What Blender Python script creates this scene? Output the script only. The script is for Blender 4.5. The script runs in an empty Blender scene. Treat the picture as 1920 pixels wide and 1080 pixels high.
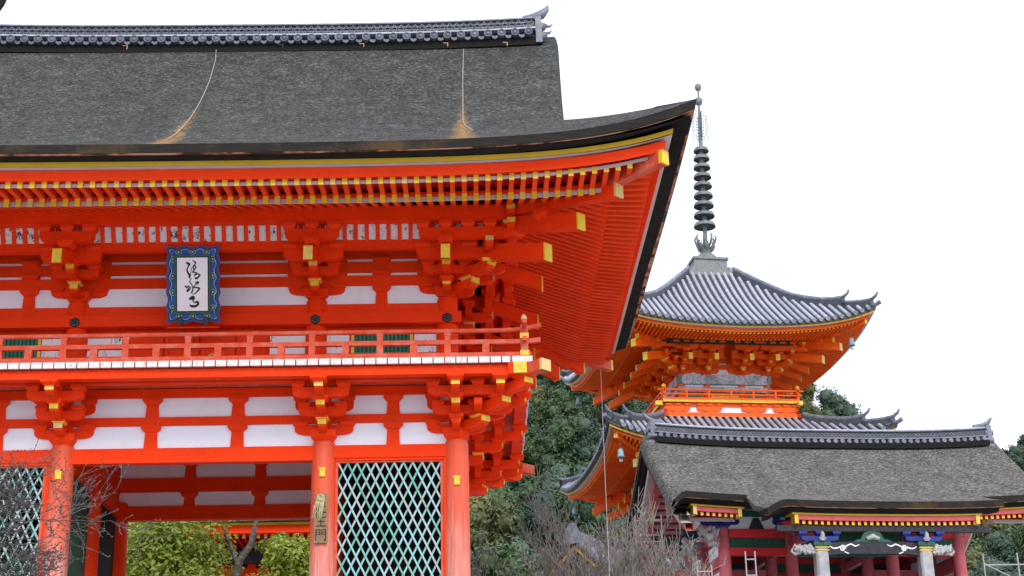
import bpy, math, random
from mathutils import Vector, Matrix
random.seed(7)
SC = bpy.context.scene
COL = SC.collection
PI = math.pi
# ---------------------------------------------------------------- camera
cam_d = bpy.data.cameras.new('camera'); cam = bpy.data.objects.new('camera', cam_d); COL.objects.link(cam)
CX, CY, CZ, YAW, PITCH, ROLL, FPX = 5.2745, -29.9215, -3.5, .0285, .3482, .0226, 3012.03
_f = Vector((math.sin(YAW)*math.cos(PITCH), math.cos(YAW)*math.cos(PITCH), math.sin(PITCH)))
_r = Vector((math.cos(YAW), -math.sin(YAW), 0)); _u = _r.cross(_f)
_r2 = _r*math.cos(ROLL) - _u*math.sin(ROLL); _u2 = _r*math.sin(ROLL) + _u*math.cos(ROLL)
cam.matrix_world = Matrix(((_r2.x, _u2.x, -_f.x, CX), (_r2.y, _u2.y, -_f.y, CY), (_r2.z, _u2.z, -_f.z, CZ), (0, 0, 0, 1)))
cam_d.sensor_width = 36.0; cam_d.lens = FPX/1920*36; cam_d.clip_start = .1; cam_d.clip_end = 3000
SC.camera = cam
# ---------------------------------------------------------------- sky and sun (bright overcast)
w = bpy.data.worlds.new('World'); SC.world = w; w.use_nodes = True
nt = w.node_tree; nt.nodes.clear()
SUN_EL, SUN_ROT = math.radians(40), math.radians(165)
sky = nt.nodes.new('ShaderNodeTexSky'); sky.sky_type = 'NISHITA'; sky.sun_disc = False
sky.sun_elevation = SUN_EL; sky.sun_rotation = SUN_ROT; sky.air_density = 1.0; sky.dust_density = 4.0
hs = nt.nodes.new('ShaderNodeHueSaturation'); hs.inputs['Saturation'].default_value = .14
mx = nt.nodes.new('ShaderNodeMix'); mx.data_type = 'RGBA'; mx.inputs[0].default_value = .78
mx.inputs[7].default_value = (10.3, 11.4, 13.6, 1)          # even cloud deck
bg = nt.nodes.new('ShaderNodeBackground'); bg.inputs['Strength'].default_value = .1
wo = nt.nodes.new('ShaderNodeOutputWorld')
nt.links.new(sky.outputs[0], hs.inputs['Color']); nt.links.new(hs.outputs[0], mx.inputs[6])
nt.links.new(mx.outputs[2], bg.inputs['Color']); nt.links.new(bg.outputs[0], wo.inputs[0])
sl = bpy.data.lights.new('sun', 'SUN'); sl.energy = 1.5; sl.angle = math.radians(25); sl.color = (1, .96, .9)
sun = bpy.data.objects.new('sun', sl); COL.objects.link(sun)
_sd = Vector((math.sin(SUN_ROT)*math.cos(SUN_EL), math.cos(SUN_ROT)*math.cos(SUN_EL), math.sin(SUN_EL)))
sun.rotation_euler = _sd.to_track_quat('Z', 'Y').to_euler()
sun.location = (0, -60, 60)
SC.view_settings.view_transform = 'Standard'; SC.view_settings.look = 'None'
SC.view_settings.exposure = 0.5; SC.view_settings.gamma = 1; SC.view_settings.use_curve_mapping = False
SC.cycles.max_bounces = 8; SC.cycles.diffuse_bounces = 4; SC.cycles.transparent_max_bounces = 8

# ---------------------------------------------------------------- materials
MATS = {}
class N:
    def __init__(s, name, rough=.6, spec=.4):
        m = bpy.data.materials.new(name); m.use_nodes = True; s.m = m; s.t = m.node_tree; s.n = s.t.nodes
        s.b = s.n['Principled BSDF']; s.b.inputs['Roughness'].default_value = rough
        s.b.inputs['Specular IOR Level'].default_value = spec; MATS[name] = m
        g = s.n.new('ShaderNodeNewGeometry'); s.pos = g.outputs['Position']
    def L(s, a, b): s.t.links.new(a, b)
    def mapv(s, scale, src=None):
        v = s.n.new('ShaderNodeVectorMath'); v.operation = 'MULTIPLY'; s.L(src or s.pos, v.inputs[0]); v.inputs[1].default_value = scale; return v.outputs[0]
    def noise(s, scale, detail=4, vec=None, rough=.6):
        n = s.n.new('ShaderNodeTexNoise'); n.inputs['Scale'].default_value = scale; n.inputs['Detail'].default_value = detail
        n.inputs['Roughness'].default_value = rough; s.L(vec or s.pos, n.inputs['Vector']); return n.outputs['Fac']
    def ramp(s, fac, stops):
        r = s.n.new('ShaderNodeValToRGB'); e = r.color_ramp.elements
        e[0].position, e[0].color = stops[0][0], (*stops[0][1], 1); e[1].position, e[1].color = stops[-1][0], (*stops[-1][1], 1)
        for p, c in stops[1:-1]:
            k = e.new(p); k.color = (*c, 1)
        s.L(fac, r.inputs[0]); return r.outputs[0]
    def rng(s, v, a, b, c=0., d=1.):
        r = s.n.new('ShaderNodeMapRange'); s.L(v, r.inputs[0])
        for i, x in enumerate((a, b, c, d)): r.inputs[i+1].default_value = x
        return r.outputs[0]
    def math(s, op, a, b=None):
        m = s.n.new('ShaderNodeMath'); m.operation = op
        for i, x in enumerate((a, b)):
            if x is None: continue
            if isinstance(x, (int, float)): m.inputs[i].default_value = x
            else: s.L(x, m.inputs[i])
        return m.outputs[0]
    def sep(s, v=None):
        x = s.n.new('ShaderNodeSeparateXYZ'); s.L(v or s.pos, x.inputs[0]); return x.outputs
    def mix(s, fac, a, b, mode='MIX'):
        m = s.n.new('ShaderNodeMix'); m.data_type = 'RGBA'; m.blend_type = mode
        for i, x in ((0, fac), (6, a), (7, b)):
            if isinstance(x, (int, float)): m.inputs[i].default_value = x
            elif isinstance(x, tuple): m.inputs[i].default_value = (*x, 1)
            else: s.L(x, m.inputs[i])
        return m.outputs[2]
    def objrand(s):
        o = s.n.new('ShaderNodeObjectInfo'); return o.outputs['Random']
    def col(s, c):
        if isinstance(c, tuple): s.b.inputs['Base Color'].default_value = (*c, 1)
        else: s.L(c, s.b.inputs['Base Color'])
    def bump(s, h, strength=.3, dist=.02):
        b = s.n.new('ShaderNodeBump'); b.inputs['Strength'].default_value = strength; b.inputs['Distance'].default_value = dist
        s.L(h, b.inputs['Height']); s.L(b.outputs[0], s.b.inputs['Normal'])

def paint(name, c, var=.12, rough=.5, wear=None, wamt=.5, wthr=(.58, .75), scale=3., spec=.35, streak=None):
    k = N(name, rough, spec)
    f = k.noise(scale, 5)
    dk = tuple(x*(1-var*1.6) for x in c); lt = tuple(min(1, x*(1+var)) for x in c)
    out = k.ramp(f, [(.3, dk), (.7, lt)])
    out = k.mix(k.math('MULTIPLY', k.objrand(), .85), out, k.mix(.5, out, tuple(x*(1-var*1.4) for x in c)))
    if wear:
        v = k.mapv(streak) if streak else None
        f2 = k.noise(scale*1.7, 6, v, .7)
        out = k.mix(k.math('MULTIPLY', k.rng(f2, *wthr), wamt), out, wear)
    if 'vermilion' in name:      # weathering: long grain, rain streaks, dulled patches
        gr = k.noise(4, 5, k.mapv((.5, .5, 9)), .7); st = k.noise(3, 4, k.mapv((7, 7, .5)), .65)
        out = k.mix(k.math('MULTIPLY', k.rng(gr, .5, .72), .30), out, tuple(x*.55 for x in c))
        out = k.mix(k.math('MULTIPLY', k.rng(st, .56, .76), .22), out, (.80, .13, .05))
        out = k.mix(k.math('MULTIPLY', k.rng(k.noise(.8, 3), .5, .68), .35), out, tuple(x*y for x, y in zip(c, (.78, .6, .6))))
        out = k.mix(k.math('MULTIPLY', k.rng(k.noise(26, 3, None, .7), .67, .7), .3), out, (.70, .24, .14))
    if name == 'gold': out = k.mix(k.math('MULTIPLY', k.rng(k.objrand(), .75, .95), .6), out, (.56, .48, .26))
    k.col(out); k.bump(k.noise(14, 4), .12, .02)
    return k
RED = (.90, .046, .003)
paint('vermilion', RED, .10, .55, (.80, .075, .02), .4, (.56, .8), 1.6, spec=.10, streak=(1, 1, 2.5))
paint('vermilion_weathered', (.66, .075, .03), .13, .6, (.60, .22, .16), .75, (.45, .7), 2.2, spec=.2, streak=(1, 1, 1))
paint('vermilion_soffit', (.91, .065, .010), .08, .55, (.80, .11, .04), .35, (.5, .8), 1.2, spec=.10)
paint('soffit_board', (.55, .018, .003), .08, .6, spec=.12)  # deeper red than the rafters: shade of the gaps put into the colour
paint('vermilion_bright', (.93, .125, .006), .08, .45, (.82, .14, .02), .3, (.6, .8), .9, spec=.18)
# columns: paint bleached and rubbed towards the foot
k = N('column_paint', .55, .35); z = k.sep()[2]
st = k.noise(2.2, 6, k.mapv((6, 6, .5)), .65)
fade = k.math('MULTIPLY', k.rng(z, 3.7, .6), .8)
f = k.math('ADD', fade, k.math('MULTIPLY', k.rng(st, .35, .75), .5))
c = k.ramp(f, [(0., (.66, .06, .012)), (.4, (.66, .10, .045)), (.7, (.64, .22, .17)), (1.05, (.68, .40, .36))])
fine = k.noise(9, 5, k.mapv((9, 9, .35)), .7)
c = k.mix(k.math('MULTIPLY', k.rng(fine, .55, .75), .35), c, (.42, .16, .12)); k.col(c); k.bump(fine, .2, .01)
paint('plaster', (.85, .875, .93), .04, .8, (.66, .64, .61), .4, (.55, .8), 1.3, spec=.2, streak=(1.5, 1.5, .5))
# white paint flaked down to dark wood
for nm, th in (('flaked_white', (.57, .60)), ('flaked_plank_end', (.60, .66))):
    k = N(nm, .7, .25); a = k.noise(11, 5, k.mapv((1, 1, .7)), .75); b = k.noise(1.3, 3)
    m = k.rng(k.math('ADD', a, k.math('MULTIPLY', k.math('SUBTRACT', b, .5), .35)), *th)
    base = k.mix(k.rng(k.noise(23, 3), .55, .7), (.70, .67, .65), (.60, .46, .34) if 'plank' in nm else (.66, .65, .64))
    k.col(k.mix(m, base, (.10, .05, .035) if 'plank' not in nm else (.5, .3, .12)))
# white panels with brushed ink strokes worn thin
k = N('inked_white', .7, .25)
a = k.noise(5.5, 4, k.mapv((1.6, 1, .55)), .6)
line = k.math('LESS_THAN', k.math('ABSOLUTE', k.math('SUBTRACT', a, .55)), .011)
gate = k.rng(k.noise(2.6, 2), .52, .58)
k.col(k.mix(k.math('MULTIPLY', line, gate), (.78, .78, .79), (.05, .05, .06)))
paint('gold', (.80, .52, .018), .16, .42, (.45, .38, .2), .6, (.6, .75), 6, spec=.5)
paint('yellow_board', (.60, .36, .008), .10, .5, (.42, .26, .05), .5, (.55, .8), 2)
paint('pale_board', (.52, .465, .46), .08, .7)
paint('black_metal', (.02, .021, .026), .2, .35, spec=.5)
paint('dark_void', (.012, .011, .013), .1, .9)  # near-black; in the niches it stands in for unlit depth
paint('green_paint', (.035, .26, .15), .25, .6, (.1, .4, .28), .6, (.5, .75), 6)
paint('dark_green_paint', (.012, .09, .055), .2, .6, (.05, .2, .12), .4, (.5, .75), 4)
k = N('lattice_paint', .55, .35)
rr = k.objrand(); nz = k.noise(.9, 3)
c = k.ramp(k.math('ADD', k.math('MULTIPLY', rr, .6), k.math('MULTIPLY', nz, .4)),
           [(.15, (.10, .30, .23)), (.42, (.20, .44, .38)), (.58, (.30, .52, .55)), (.75, (.42, .42, .40)), (.9, (.26, .60, .68))])
k.col(k.mix(k.rng(k.noise(6, 5, k.mapv((1, 1, .4))), .55, .7), c, (.36, .34, .31)))
# cypress bark roofing: packed fibres in long horizontal courses
def bark(name, dk, md, lt, sx, ax=(1, .5, 1), stains=False):
    k = N(name, .9, .15)
    f1 = k.noise(sx, 3, k.mapv(ax), .6)
    f2 = k.noise(sx*.12, 4); f3 = k.noise(sx*2.3, 2, k.mapv(ax), .6)
    f = k.math('ADD', k.math('MULTIPLY', f1, .5), k.math('ADD', k.math('MULTIPLY', f3, .38), k.math('MULTIPLY', f2, .12)))
    c = k.ramp(f, [(.40, dk), (.49, md), (.53, md), (.60, lt)])
    c = k.mix(k.math('MULTIPLY', k.rng(k.noise(.5, 4), .45, .75), .45), c, k.mix(.5, c, (.085, .085, .055)))
    dmp = k.noise(.9, 5, k.mapv((1.6, .35, .35)), .7)
    c = k.mix(k.math('MULTIPLY', k.rng(dmp, .52, .74), .5), c, k.mix(.6, c, (.012, .012, .010)))
    crs = k.noise(3.2, 3, k.mapv((.12, 1, 3.4)), .6); c = k.mix(k.math('MULTIPLY', k.rng(crs, .54, .66), .35), c, k.mix(.5, c, (.02, .019, .017)))
    if stains:
        x, y, z = k.sep()
        wob = k.math('MULTIPLY', k.math('SUBTRACT', k.noise(2.5, 5, None, .75), .5), .55)
        for cx_, bend, x0, w0, y0 in ((5.2, .0, .0, .34, -.3), (-.16, 0., 0., .30, -.3)):
            # run of rust below the hanging chain, widening towards the eave
            xx = k.math('ADD', k.math('SUBTRACT', x, cx_), wob)
            wd = k.rng(y, y0, -4.25, .02, w0)
            mk = k.math('MULTIPLY', k.rng(k.math('DIVIDE', k.math('ABSOLUTE', xx), wd), 1.1, .2), k.rng(y, y0+.8, y0-1.6))
            c = k.mix(k.math('MULTIPLY', mk, .75), c, k.mix(k.rng(f3, .4, .62), (.20, .085, .022), (.52, .31, .12)))
    k.col(c); k.bump(f, 1.0, .05); return k
bark('bark_roof', (.010, .0095, .009), (.052, .050, .046), (.23, .222, .212), 21, (.62, 1, 2.2), True)
bark('bark_roof_brown', (.024, .022, .0195), (.118, .108, .097), (.31, .29, .268), 15, (.7, 1, 1.8))
k = N('bark_edge', .8, .25)
f = k.noise(5, 5, k.mapv((.6, .6, 14)), .7)
k.col(k.mix(k.rng(k.noise(1.1, 5), .5, .7), k.ramp(f, [(.35, (.009, .008, .007)), (.7, (.030, .024, .018))]), (.075, .045, .016))); k.bump(f, .5, .02)
k = N('bark_edge_black', .85, .2); f = k.noise(6, 5, k.mapv((.6, .6, 14)), .7)
k.col(k.ramp(f, [(.35, (.006, .006, .006)), (.75, (.018, .016, .014))])); k.bump(f, .4, .02)
k = N('copper_strip', .5, .4); k.col(k.ramp(k.noise(2.3, 5), [(.42, (.02, .015, .01)), (.5, (.45, .16, .06)), (.62, (.55, .3, .18))]))
# fired grey roof tile
def tile(name, dk, lt, sc=5, rough=.42):
    k = N(name, rough, .5); f = k.noise(sc, 5, None, .7)
    c = k.ramp(f, [(.3, dk), (.72, lt)]); c = k.mix(k.math('MULTIPLY', k.objrand(), .35), c, tuple(x*.6 for x in dk))
    k.col(c); k.bump(k.noise(sc*5, 4), .25, .01)
tile('roof_tile', (.07, .075, .10), (.28, .29, .36))
tile('roof_tile_pale', (.27, .28, .32), (.50, .51, .58), 4, .5)
tile('ridge_tile', (.045, .05, .07), (.17, .18, .235), 7)
tile('roof_tile_dark', (.02, .021, .026), (.075, .078, .09), 6)
tile('bronze', (.085, .092, .092), (.24, .26, .255), 6, .5)
tile('verdigris', (.16, .28, .32), (.32, .48, .52), 5, .6)
paint('steel_pipe', (.38, .38, .38), .12, .4, (.3, .28, .25), .5, (.55, .75), 3, spec=.6)
paint('bare_wood', (.30, .19, .09), .2, .7, (.14, .09, .05), .7, (.45, .7), 5, streak=(4, 4, .6))
paint('chain_metal', (.42, .41, .38), .2, .5, (.4, .22, .08), .6, (.5, .7), 5)
paint('straw', (.50, .44, .24), .2, .8)
paint('ink', (.012, .012, .014), .1, .5)

# ---------------------------------------------------------------- mesh helpers
class MB:
    def __init__(s): s.v, s.f, s.mi, s.sm = [], [], [], []
    def add(s, vs, fs, mi=0, smooth=False):
        b = len(s.v); s.v += [tuple(v) for v in vs]
        for f in fs: s.f.append(tuple(b+i for i in f)); s.mi.append(mi); s.sm.append(smooth)
        return s
    def box(s, x0, x1, y0, y1, z0, z1, mi=0):
        return s.add([(x0, y0, z0), (x1, y0, z0), (x1, y1, z0), (x0, y1, z0), (x0, y0, z1), (x1, y0, z1), (x1, y1, z1), (x0, y1, z1)],
                     [(0, 3, 2, 1), (4, 5, 6, 7), (0, 1, 5, 4), (1, 2, 6, 5), (2, 3, 7, 6), (3, 0, 4, 7)], mi)
    def prism(s, prof, a, b, axis='y', mi=0, smooth=False):
        n = len(prof)
        mk = {'y': lambda p, q: (p[0], q, p[1]), 'x': lambda p, q: (q, p[0], p[1]), 'z': lambda p, q: (p[0], p[1], q)}[axis]
        vs = [mk(p, a) for p in prof] + [mk(p, b) for p in prof]
        s.add(vs, [tuple(range(n)), tuple(range(2*n-1, n-1, -1))], mi)
        return s.add(vs, [(i, (i+1) % n, n+(i+1) % n, n+i) for i in range(n)], mi, smooth)
    def tube(s, pts, rad, n=8, mi=0, cap=True, smooth=True):
        pts = [Vector(p) for p in pts]; vs = []; up = None
        if not isinstance(rad, (list, tuple)): rad = [rad]*len(pts)
        for i, p in enumerate(pts):
            t = (pts[min(i+1, len(pts)-1)] - pts[max(i-1, 0)]).normalized()
            if up is None: up = Vector((0, 0, 1)) if abs(t.z) < .9 else Vector((1, 0, 0))
            x = t.cross(up)
            if x.length < 1e-4: x = t.cross(Vector((1, 0, 0)))
            x.normalize(); up = x.cross(t).normalized()
            for j in range(n):
                a = 2*PI*j/n; vs.append(p + (x*math.cos(a) + up*math.sin(a))*rad[i])
        fs = [(i*n+j, i*n+(j+1) % n, (i+1)*n+(j+1) % n, (i+1)*n+j) for i in range(len(pts)-1) for j in range(n)]
        s.add(vs, fs, mi, smooth)
        if cap: s.add(vs[:n], [tuple(range(n-1, -1, -1))], mi); s.add(vs[-n:], [tuple(range(n))], mi)
        return s
    def bar(s, p, q, wd, h, mi=0, z='c'):
        """square timber from p to q: width wd across, height h; z: c centre, b p/q on the underside"""
        p, q = Vector(p), Vector(q); t = (q-p).normalized(); x = t.cross(Vector((0, 0, 1))).normalized()*wd/2
        u = Vector((0, 0, 1)); lo, hi = (0, h) if z == 'b' else (-h/2, h/2)
        vs = [a + sx*x + u*k for a in (p, q) for sx, k in ((-1, lo), (1, lo), (1, hi), (-1, hi))]
        return s.add(vs, [(0, 1, 2, 3), (7, 6, 5, 4), (0, 4, 5, 1), (1, 5, 6, 2), (2, 6, 7, 3), (3, 7, 4, 0)], mi)
    def rev(s, prof, n=16, mi=0, c=(0, 0, 0), smooth=True, axis='z'):
        vs = []
        for r, z in prof:
            for j in range(n):
                a = 2*PI*j/n; q = (r*math.cos(a), r*math.sin(a), z)
                if axis == 'y': q = (q[0], z, q[1])
                vs.append((c[0]+q[0], c[1]+q[1], c[2]+q[2]))
        m = len(prof)
        s.add(vs, [(i*n+j, i*n+(j+1) % n, (i+1)*n+(j+1) % n, (i+1)*n+j) for i in range(m-1) for j in range(n)], mi, smooth)
        s.add(vs[:n], [tuple(range(n-1, -1, -1))], mi); s.add(vs[-n:], [tuple(range(n))], mi); return s
    def grid(s, fn, us, vs_, mi=0, smooth=True, flip=False):
        pts = [fn(u, v) for u in us for v in vs_]; n = len(vs_)
        fs = [(i*n+j, (i+1)*n+j, (i+1)*n+j+1, i*n+j+1) for i in range(len(us)-1) for j in range(n-1)]
        if flip: fs = [f[::-1] for f in fs]
        return s.add(pts, fs, mi, smooth)
    def mesh(s, name, mats):
        m = bpy.data.meshes.new(name); m.from_pydata(s.v, [], s.f)
        for a in ([mats] if isinstance(mats, str) else mats): m.materials.append(MATS[a])
        m.polygons.foreach_set('material_index', s.mi); m.polygons.foreach_set('use_smooth', s.sm)
        m.update(); return m
CACHE = {}
def shared(key, fn, mats):
    if key not in CACHE:
        b = fn(); CACHE[key] = b.mesh(str(key[0]), mats)
    return CACHE[key]
def put(name, mesh, parent=None, loc=(0, 0, 0), rz=0, rx=0, ry=0, scale=None):
    o = bpy.data.objects.new(name, mesh); COL.objects.link(o); o.location = loc; o.rotation_euler = (rx, ry, rz)
    if scale: o.scale = scale
    if parent is not None: o.parent = parent
    return o
def part(name, mb, mats, parent, **kw): return put(name, mb.mesh(name, mats), parent, **kw)
def tag(o, label, cat, group=None, kind=None):
    if label: o['label'] = label
    if cat: o['category'] = cat
    if group: o['group'] = group
    if kind: o['kind'] = kind
    return o
def thing(name, label, cat, loc=(0, 0, 0), rz=0, group=None):
    return tag(put(name, None, None, loc, rz), label, cat, group)
def lin(a, b, n): return [a+(b-a)*i/(n-1) for i in range(n)]
def lerp(a, b, t): return a+(b-a)*t
# ================================================================ ground
k = N('gravel', .9, .2); k.col(k.ramp(k.noise(3, 6), [(.3, (.38, .37, .36)), (.7, (.52, .51, .49))]))
GR = MB()
# ================================================================ the large two-storey gate
GATE = thing('temple_gate', 'large vermilion two-storey temple gate with thick cypress-bark roof, in front on the left', 'temple gate', (0, 0, 0))
HX, DEP = 5.0, 5.0                       # half width of the column grid, depth of the grid
def cor(d, A, l=1.45): return A*math.exp(-max(d, 0)/l)
def flare(d): return .175*math.exp(-max(d, 0)/1.6)
# ---- bracket pieces
def boat(L, h, wd):
    e = min(.34*L, 1.15*h); pr = [(-L/2, h), (-L/2, .52*h)]
    pr += [(-L/2 + e*(1-math.cos(a)), .52*h*(1-math.sin(a))) for a in (.4, .8, 1.2)] + [(-L/2+e, 0), (L/2-e, 0)]
    pr += [(L/2 - e*(1-math.cos(a)), .52*h*(1-math.sin(a))) for a in (1.2, .8, .4)] + [(L/2, .52*h), (L/2, h)]
    return MB().prism(pr, -wd/2, wd/2, 'y')
def nose(L, h, wd, back=.12):
    e = 1.25*h; pr = [(back, 0), (back, h), (-L, h), (-L, .5*h)]
    pr += [(-L+e*(1-math.cos(a)), .5*h*(1-math.sin(a))) for a in (.35, .75, 1.15)] + [(-L+e, 0)]
    return MB().prism(pr, -wd/2, wd/2, 'x')
def masu(wd, h, dp=None, gold=False):
    dp = dp or wd; b = MB(); a, d = wd/2, dp/2
    b.box(-a, a, -d, d, h*.48, h)
    rings = [(1, .479), (.93, .36), (.82, .22), (.72, .1), (.68, 0)]
    for (s0, z0), (s1, z1) in zip(rings[1:], rings[:-1]):
        v = [(sx*a*q, sy*d*q, zz*h) for q, zz in ((s0, z0), (s1, z1)) for sx, sy in ((-1, -1), (1, -1), (1, 1), (-1, 1))]
        b.add(v, [(i, (i+1) % 4, 4+(i+1) % 4, 4+i) for i in range(4)], 1 if gold else 0)
    b.add([(sx*a*.68, sy*d*.68, 0) for sx, sy in ((-1, -1), (1, -1), (1, 1), (-1, 1))], [(3, 2, 1, 0)], 0)
    return b
def A_(L, h, wd, m='vermilion'): return shared(('bracket_arm', round(L, 2), h, wd, m), lambda: boat(L, h, wd), m)
def N_(L, h, wd, m='vermilion'): return shared(('bracket_nose', round(L, 2), h, wd, m), lambda: nose(L, h, wd), m)
def B_(wd, h, gold=False, m='vermilion'): return shared(('bearing_block', wd, h, gold, m), lambda: masu(wd, h, None, gold), [m, 'gold'])
def C_(wd, h, t=.012, m='gold'): return shared(('gold_cap', wd, h, t, m), lambda: MB().box(-wd/2-.004, wd/2+.004, -t, t*1.6, 0, h+.004), m)
def bset(g, x, y, z, rz, dw, dh, specs, m='vermilion', name='bracket_set'):
    """one bracket set: the great block with its arms, noses, blocks and gilt caps as sub-parts"""
    core = put(name, B_(dw, dh, False, m), g, (x, y, z), rz)
    for rot, items in specs:
        ct, st = math.cos(rot), math.sin(rot)
        def P(a, o, zz): return (ct*a + st*o, st*a - ct*o, zz - z)          # local: along a, outward o (= -y)
        for it in items:
            if it[0] == 'arm': _, L, o, zz, h, wd, a = it; put('bracket_arm', A_(L, h, wd, m), core, P(a, o, zz), rot)
            elif it[0] == 'nose':
                _, L, zz, h, wd, a, gold = it; put('bracket_nose', N_(L, h, wd, m), core, P(a, 0, zz), rot)
                if gold: put('gold_cap', C_(wd, h*.5), core, P(a, L+.001, zz+h*.5), rot)
            elif it[0] == 'block': _, a, o, zz, wd, h, gold = it; put('bearing_block', B_(wd, h, gold, m), core, P(a, o, zz), rot)
            elif it[0] == 'tail':                                            # slanting tail rafter
                _, o1, z1, o0, z0, wd, h, a, gold = it
                mk = lambda: MB().add([(sx*wd/2, -oo, zz-z1+k) for oo, zz in ((o1, z1), (o0, z0)) for sx, k in ((-1, -h/2), (1, -h/2), (1, h/2), (-1, h/2))],
                                      [(0, 1, 2, 3), (7, 6, 5, 4), (0, 4, 5, 1), (1, 5, 6, 2), (2, 6, 7, 3), (3, 7, 4, 0)])
                put('tail_rafter', shared(('tail_rafter', o1, z1, o0, z0, wd, h, m), mk, m), core, P(a, 0, z1), rot)
                if gold: put('gold_cap', C_(wd, h), core, P(a, o1+.001, z1-h/2-.002), rot)
    return core
S1, S2, S3 = .42, .84, 1.26
WD = .15
def low_items(cx=0, side=False):
    it = [('arm', 1.12, 0, 4.405, .2, WD, 0), ('arm', 1.12, 0, 4.86, .2, WD-.01, 0),
          ('nose', .53, 4.402, .19, WD+.004, 0, True), ('nose', .93, 4.665, .19, WD+.004, 0, True), ('nose', 1.34, 4.915, .18, WD+.004, 0, True),
          ('block', 0, S1, 4.585, .25, .085, True), ('block', 0, S2, 4.845, .29, .105, False), ('block', 0, S3+.03, 5.088, .31, .108, False),
          ('arm', 1.06+cx, S2, 4.925, .185, WD, cx/2), ('arm', .9+cx, S1, 4.672, .175, WD-.01, cx/2)]
    for a in (-.45, 0, .45): it += [('block', a, 0, 4.56, .28, .1, False), ('block', a, 0, 5.06, .28, .12, False)]
    for a in (-.42, 0, .42): it += [('block', a+(cx*.0), S2, 5.105, .26, .125, False)]
    if cx: it += [('block', S2, S2, 5.105, .26, .125, False)]
    for a in (-.34, .34): it += [('block', a, S1, 4.842, .24, .09, False)]
    if side: it += [('nose', 1.34, 4.916, .18, WD+.002, S2, True), ('block', S2, S3+.03, 5.089, .31, .107, False), ('nose', .93, 4.666, .19, WD+.002, S1, False)]
    return it
R2 = math.sqrt(2)
low_diag = [('nose', .56*R2, 4.40, .2, .2, 0, True), ('nose', .95*R2, 4.66, .2, .2, 0, True), ('nose', 1.36*R2, 4.91, .19, .2, 0, True),
            ('block', 0, .44*R2, 4.585, .28, .085, True), ('block', 0, .84*R2, 4.845, .32, .09, False), ('block', 0, 1.27*R2, 5.085, .34, .11, False)]
QR = PI/2
for x in (-2.47, 2.47): bset(GATE, x, 0, 4.25, 0, .49, .22, [(0, low_items())])
bset(GATE, 5, 0, 4.25, 0, .49, .22, [(0, low_items(.62, True)), (QR, low_items()), (QR/2, low_diag)])
bset(GATE, 5, 2.5, 4.25, QR, .49, .22, [(0, low_items())])
bset(GATE, 5, 5, 4.25, QR, .49, .22, [(0, low_items(.62, True)), (QR, low_items()), (QR/2, low_diag)])
bset(GATE, -5, 0, 4.25, -QR, .49, .22, [(0, low_items(.62, True)), (QR, low_items()), (QR/2, low_diag)])
# ---- columns
def column(r0, r1, h):
    b = MB(); n = 28; pr = [(r0, 0), (r0, h*.45), (lerp(r0, r1, .4), h*.8), (r1, h-.05), (r1*.93, h)]; return b.rev(pr, n)
for y in (0, 2.5, 5):
    for x in (-5, -2.47, 2.47, 5):
        if y == 2.5 and abs(x) == 2.47: r = .2
        else: r = .222
        put('column', shared(('column', r, y > 1), lambda: column(r+.012, r, 4.255), 'vermilion' if y > 1 else 'column_paint'), GATE, (x, y, 0))
for x, zz in ((-2.47, 3.67), (2.47, 3.64), (5, 3.44)):
    b = MB(); b.box(-.055, .055, -.02, .03, -.085, .085); b.box(-.065, .065, -.026, .03, .04, .09)
    part('gold_fitting', b, 'gold', GATE, loc=(x, -.236, zz))
for x in (-2.47, 2.47, 5):
    part('column_base', MB().rev([(.36, 0), (.36, .06), (.3, .14), (.27, .15)], 24), 'roof_tile_pale', GATE, loc=(x, 0, -.12))
# ---- lower walls
def beam(name, x0, x1, y0, y1, z0, z1, m='vermilion', parent=None): return part(name, MB().box(x0, x1, y0, y1, z0, z1), m, parent or GATE)
XS = (-5, -2.47, 2.47, 5)
for i in range(3):
    a, b = XS[i], XS[i+1]; c = .19
    beam('head_beam', a+c, b-c, -.1, .1, 3.905 if i == 1 else 3.945, 4.19)
    beam('rear_head_beam', a+c, b-c, 4.9, 5.1, 3.87, 4.17)
    for nm, z0, z1 in (('plaster_panel', 4.192, 4.638), ('plaster_panel', 4.803, 5.188)):
        beam(nm, a, b, -.02, .04, z0, z1, 'plaster'); beam(nm, a, b, 4.97, 5.03, z0, z1, 'plaster')
beam('tie_beam', -5.3, 5.3, -.085, .085, 4.64, 4.80); beam('tie_beam', -5.3, 5.3, -.086, .086, 5.19, 5.36)
beam('rear_tie_beam', -5.3, 5.3, 4.915, 5.085, 4.49, 4.80); beam('rear_tie_beam', -5.3, 5.3, 4.914, 5.086, 5.19, 5.36)
def strut(h, w0, w1, bw, bh):
    b = MB(); b.prism([(-w0/2, 0), (w0/2, 0), (w1/2, h-bh), (-w1/2, h-bh)], -.06, .03, 'y')
    v = masu(bw, bh, .24).v; m2 = masu(bw, bh, .24); b.add([(p[0], p[1], p[2]+h-bh) for p in m2.v], m2.f); return b
for x in (-3.735, -.82, .82, 3.79):
    for z0, z1 in ((4.19, 4.64), (4.80, 5.19)):
        put('strut', shared(('strut', z1-z0), lambda: strut(z1-z0, .26, .225, .37, .13), 'vermilion'), GATE, (x, 0, z0))
    if abs(x) < 1:
        for z0, z1 in ((4.17, 4.49), (4.80, 5.19)):
            put('strut', shared(('strut', z1-z0), lambda: strut(z1-z0, .26, .225, .37, .13), 'vermilion'), GATE, (x-.1 if x < 0 else x-.2, 5, z0))
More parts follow.
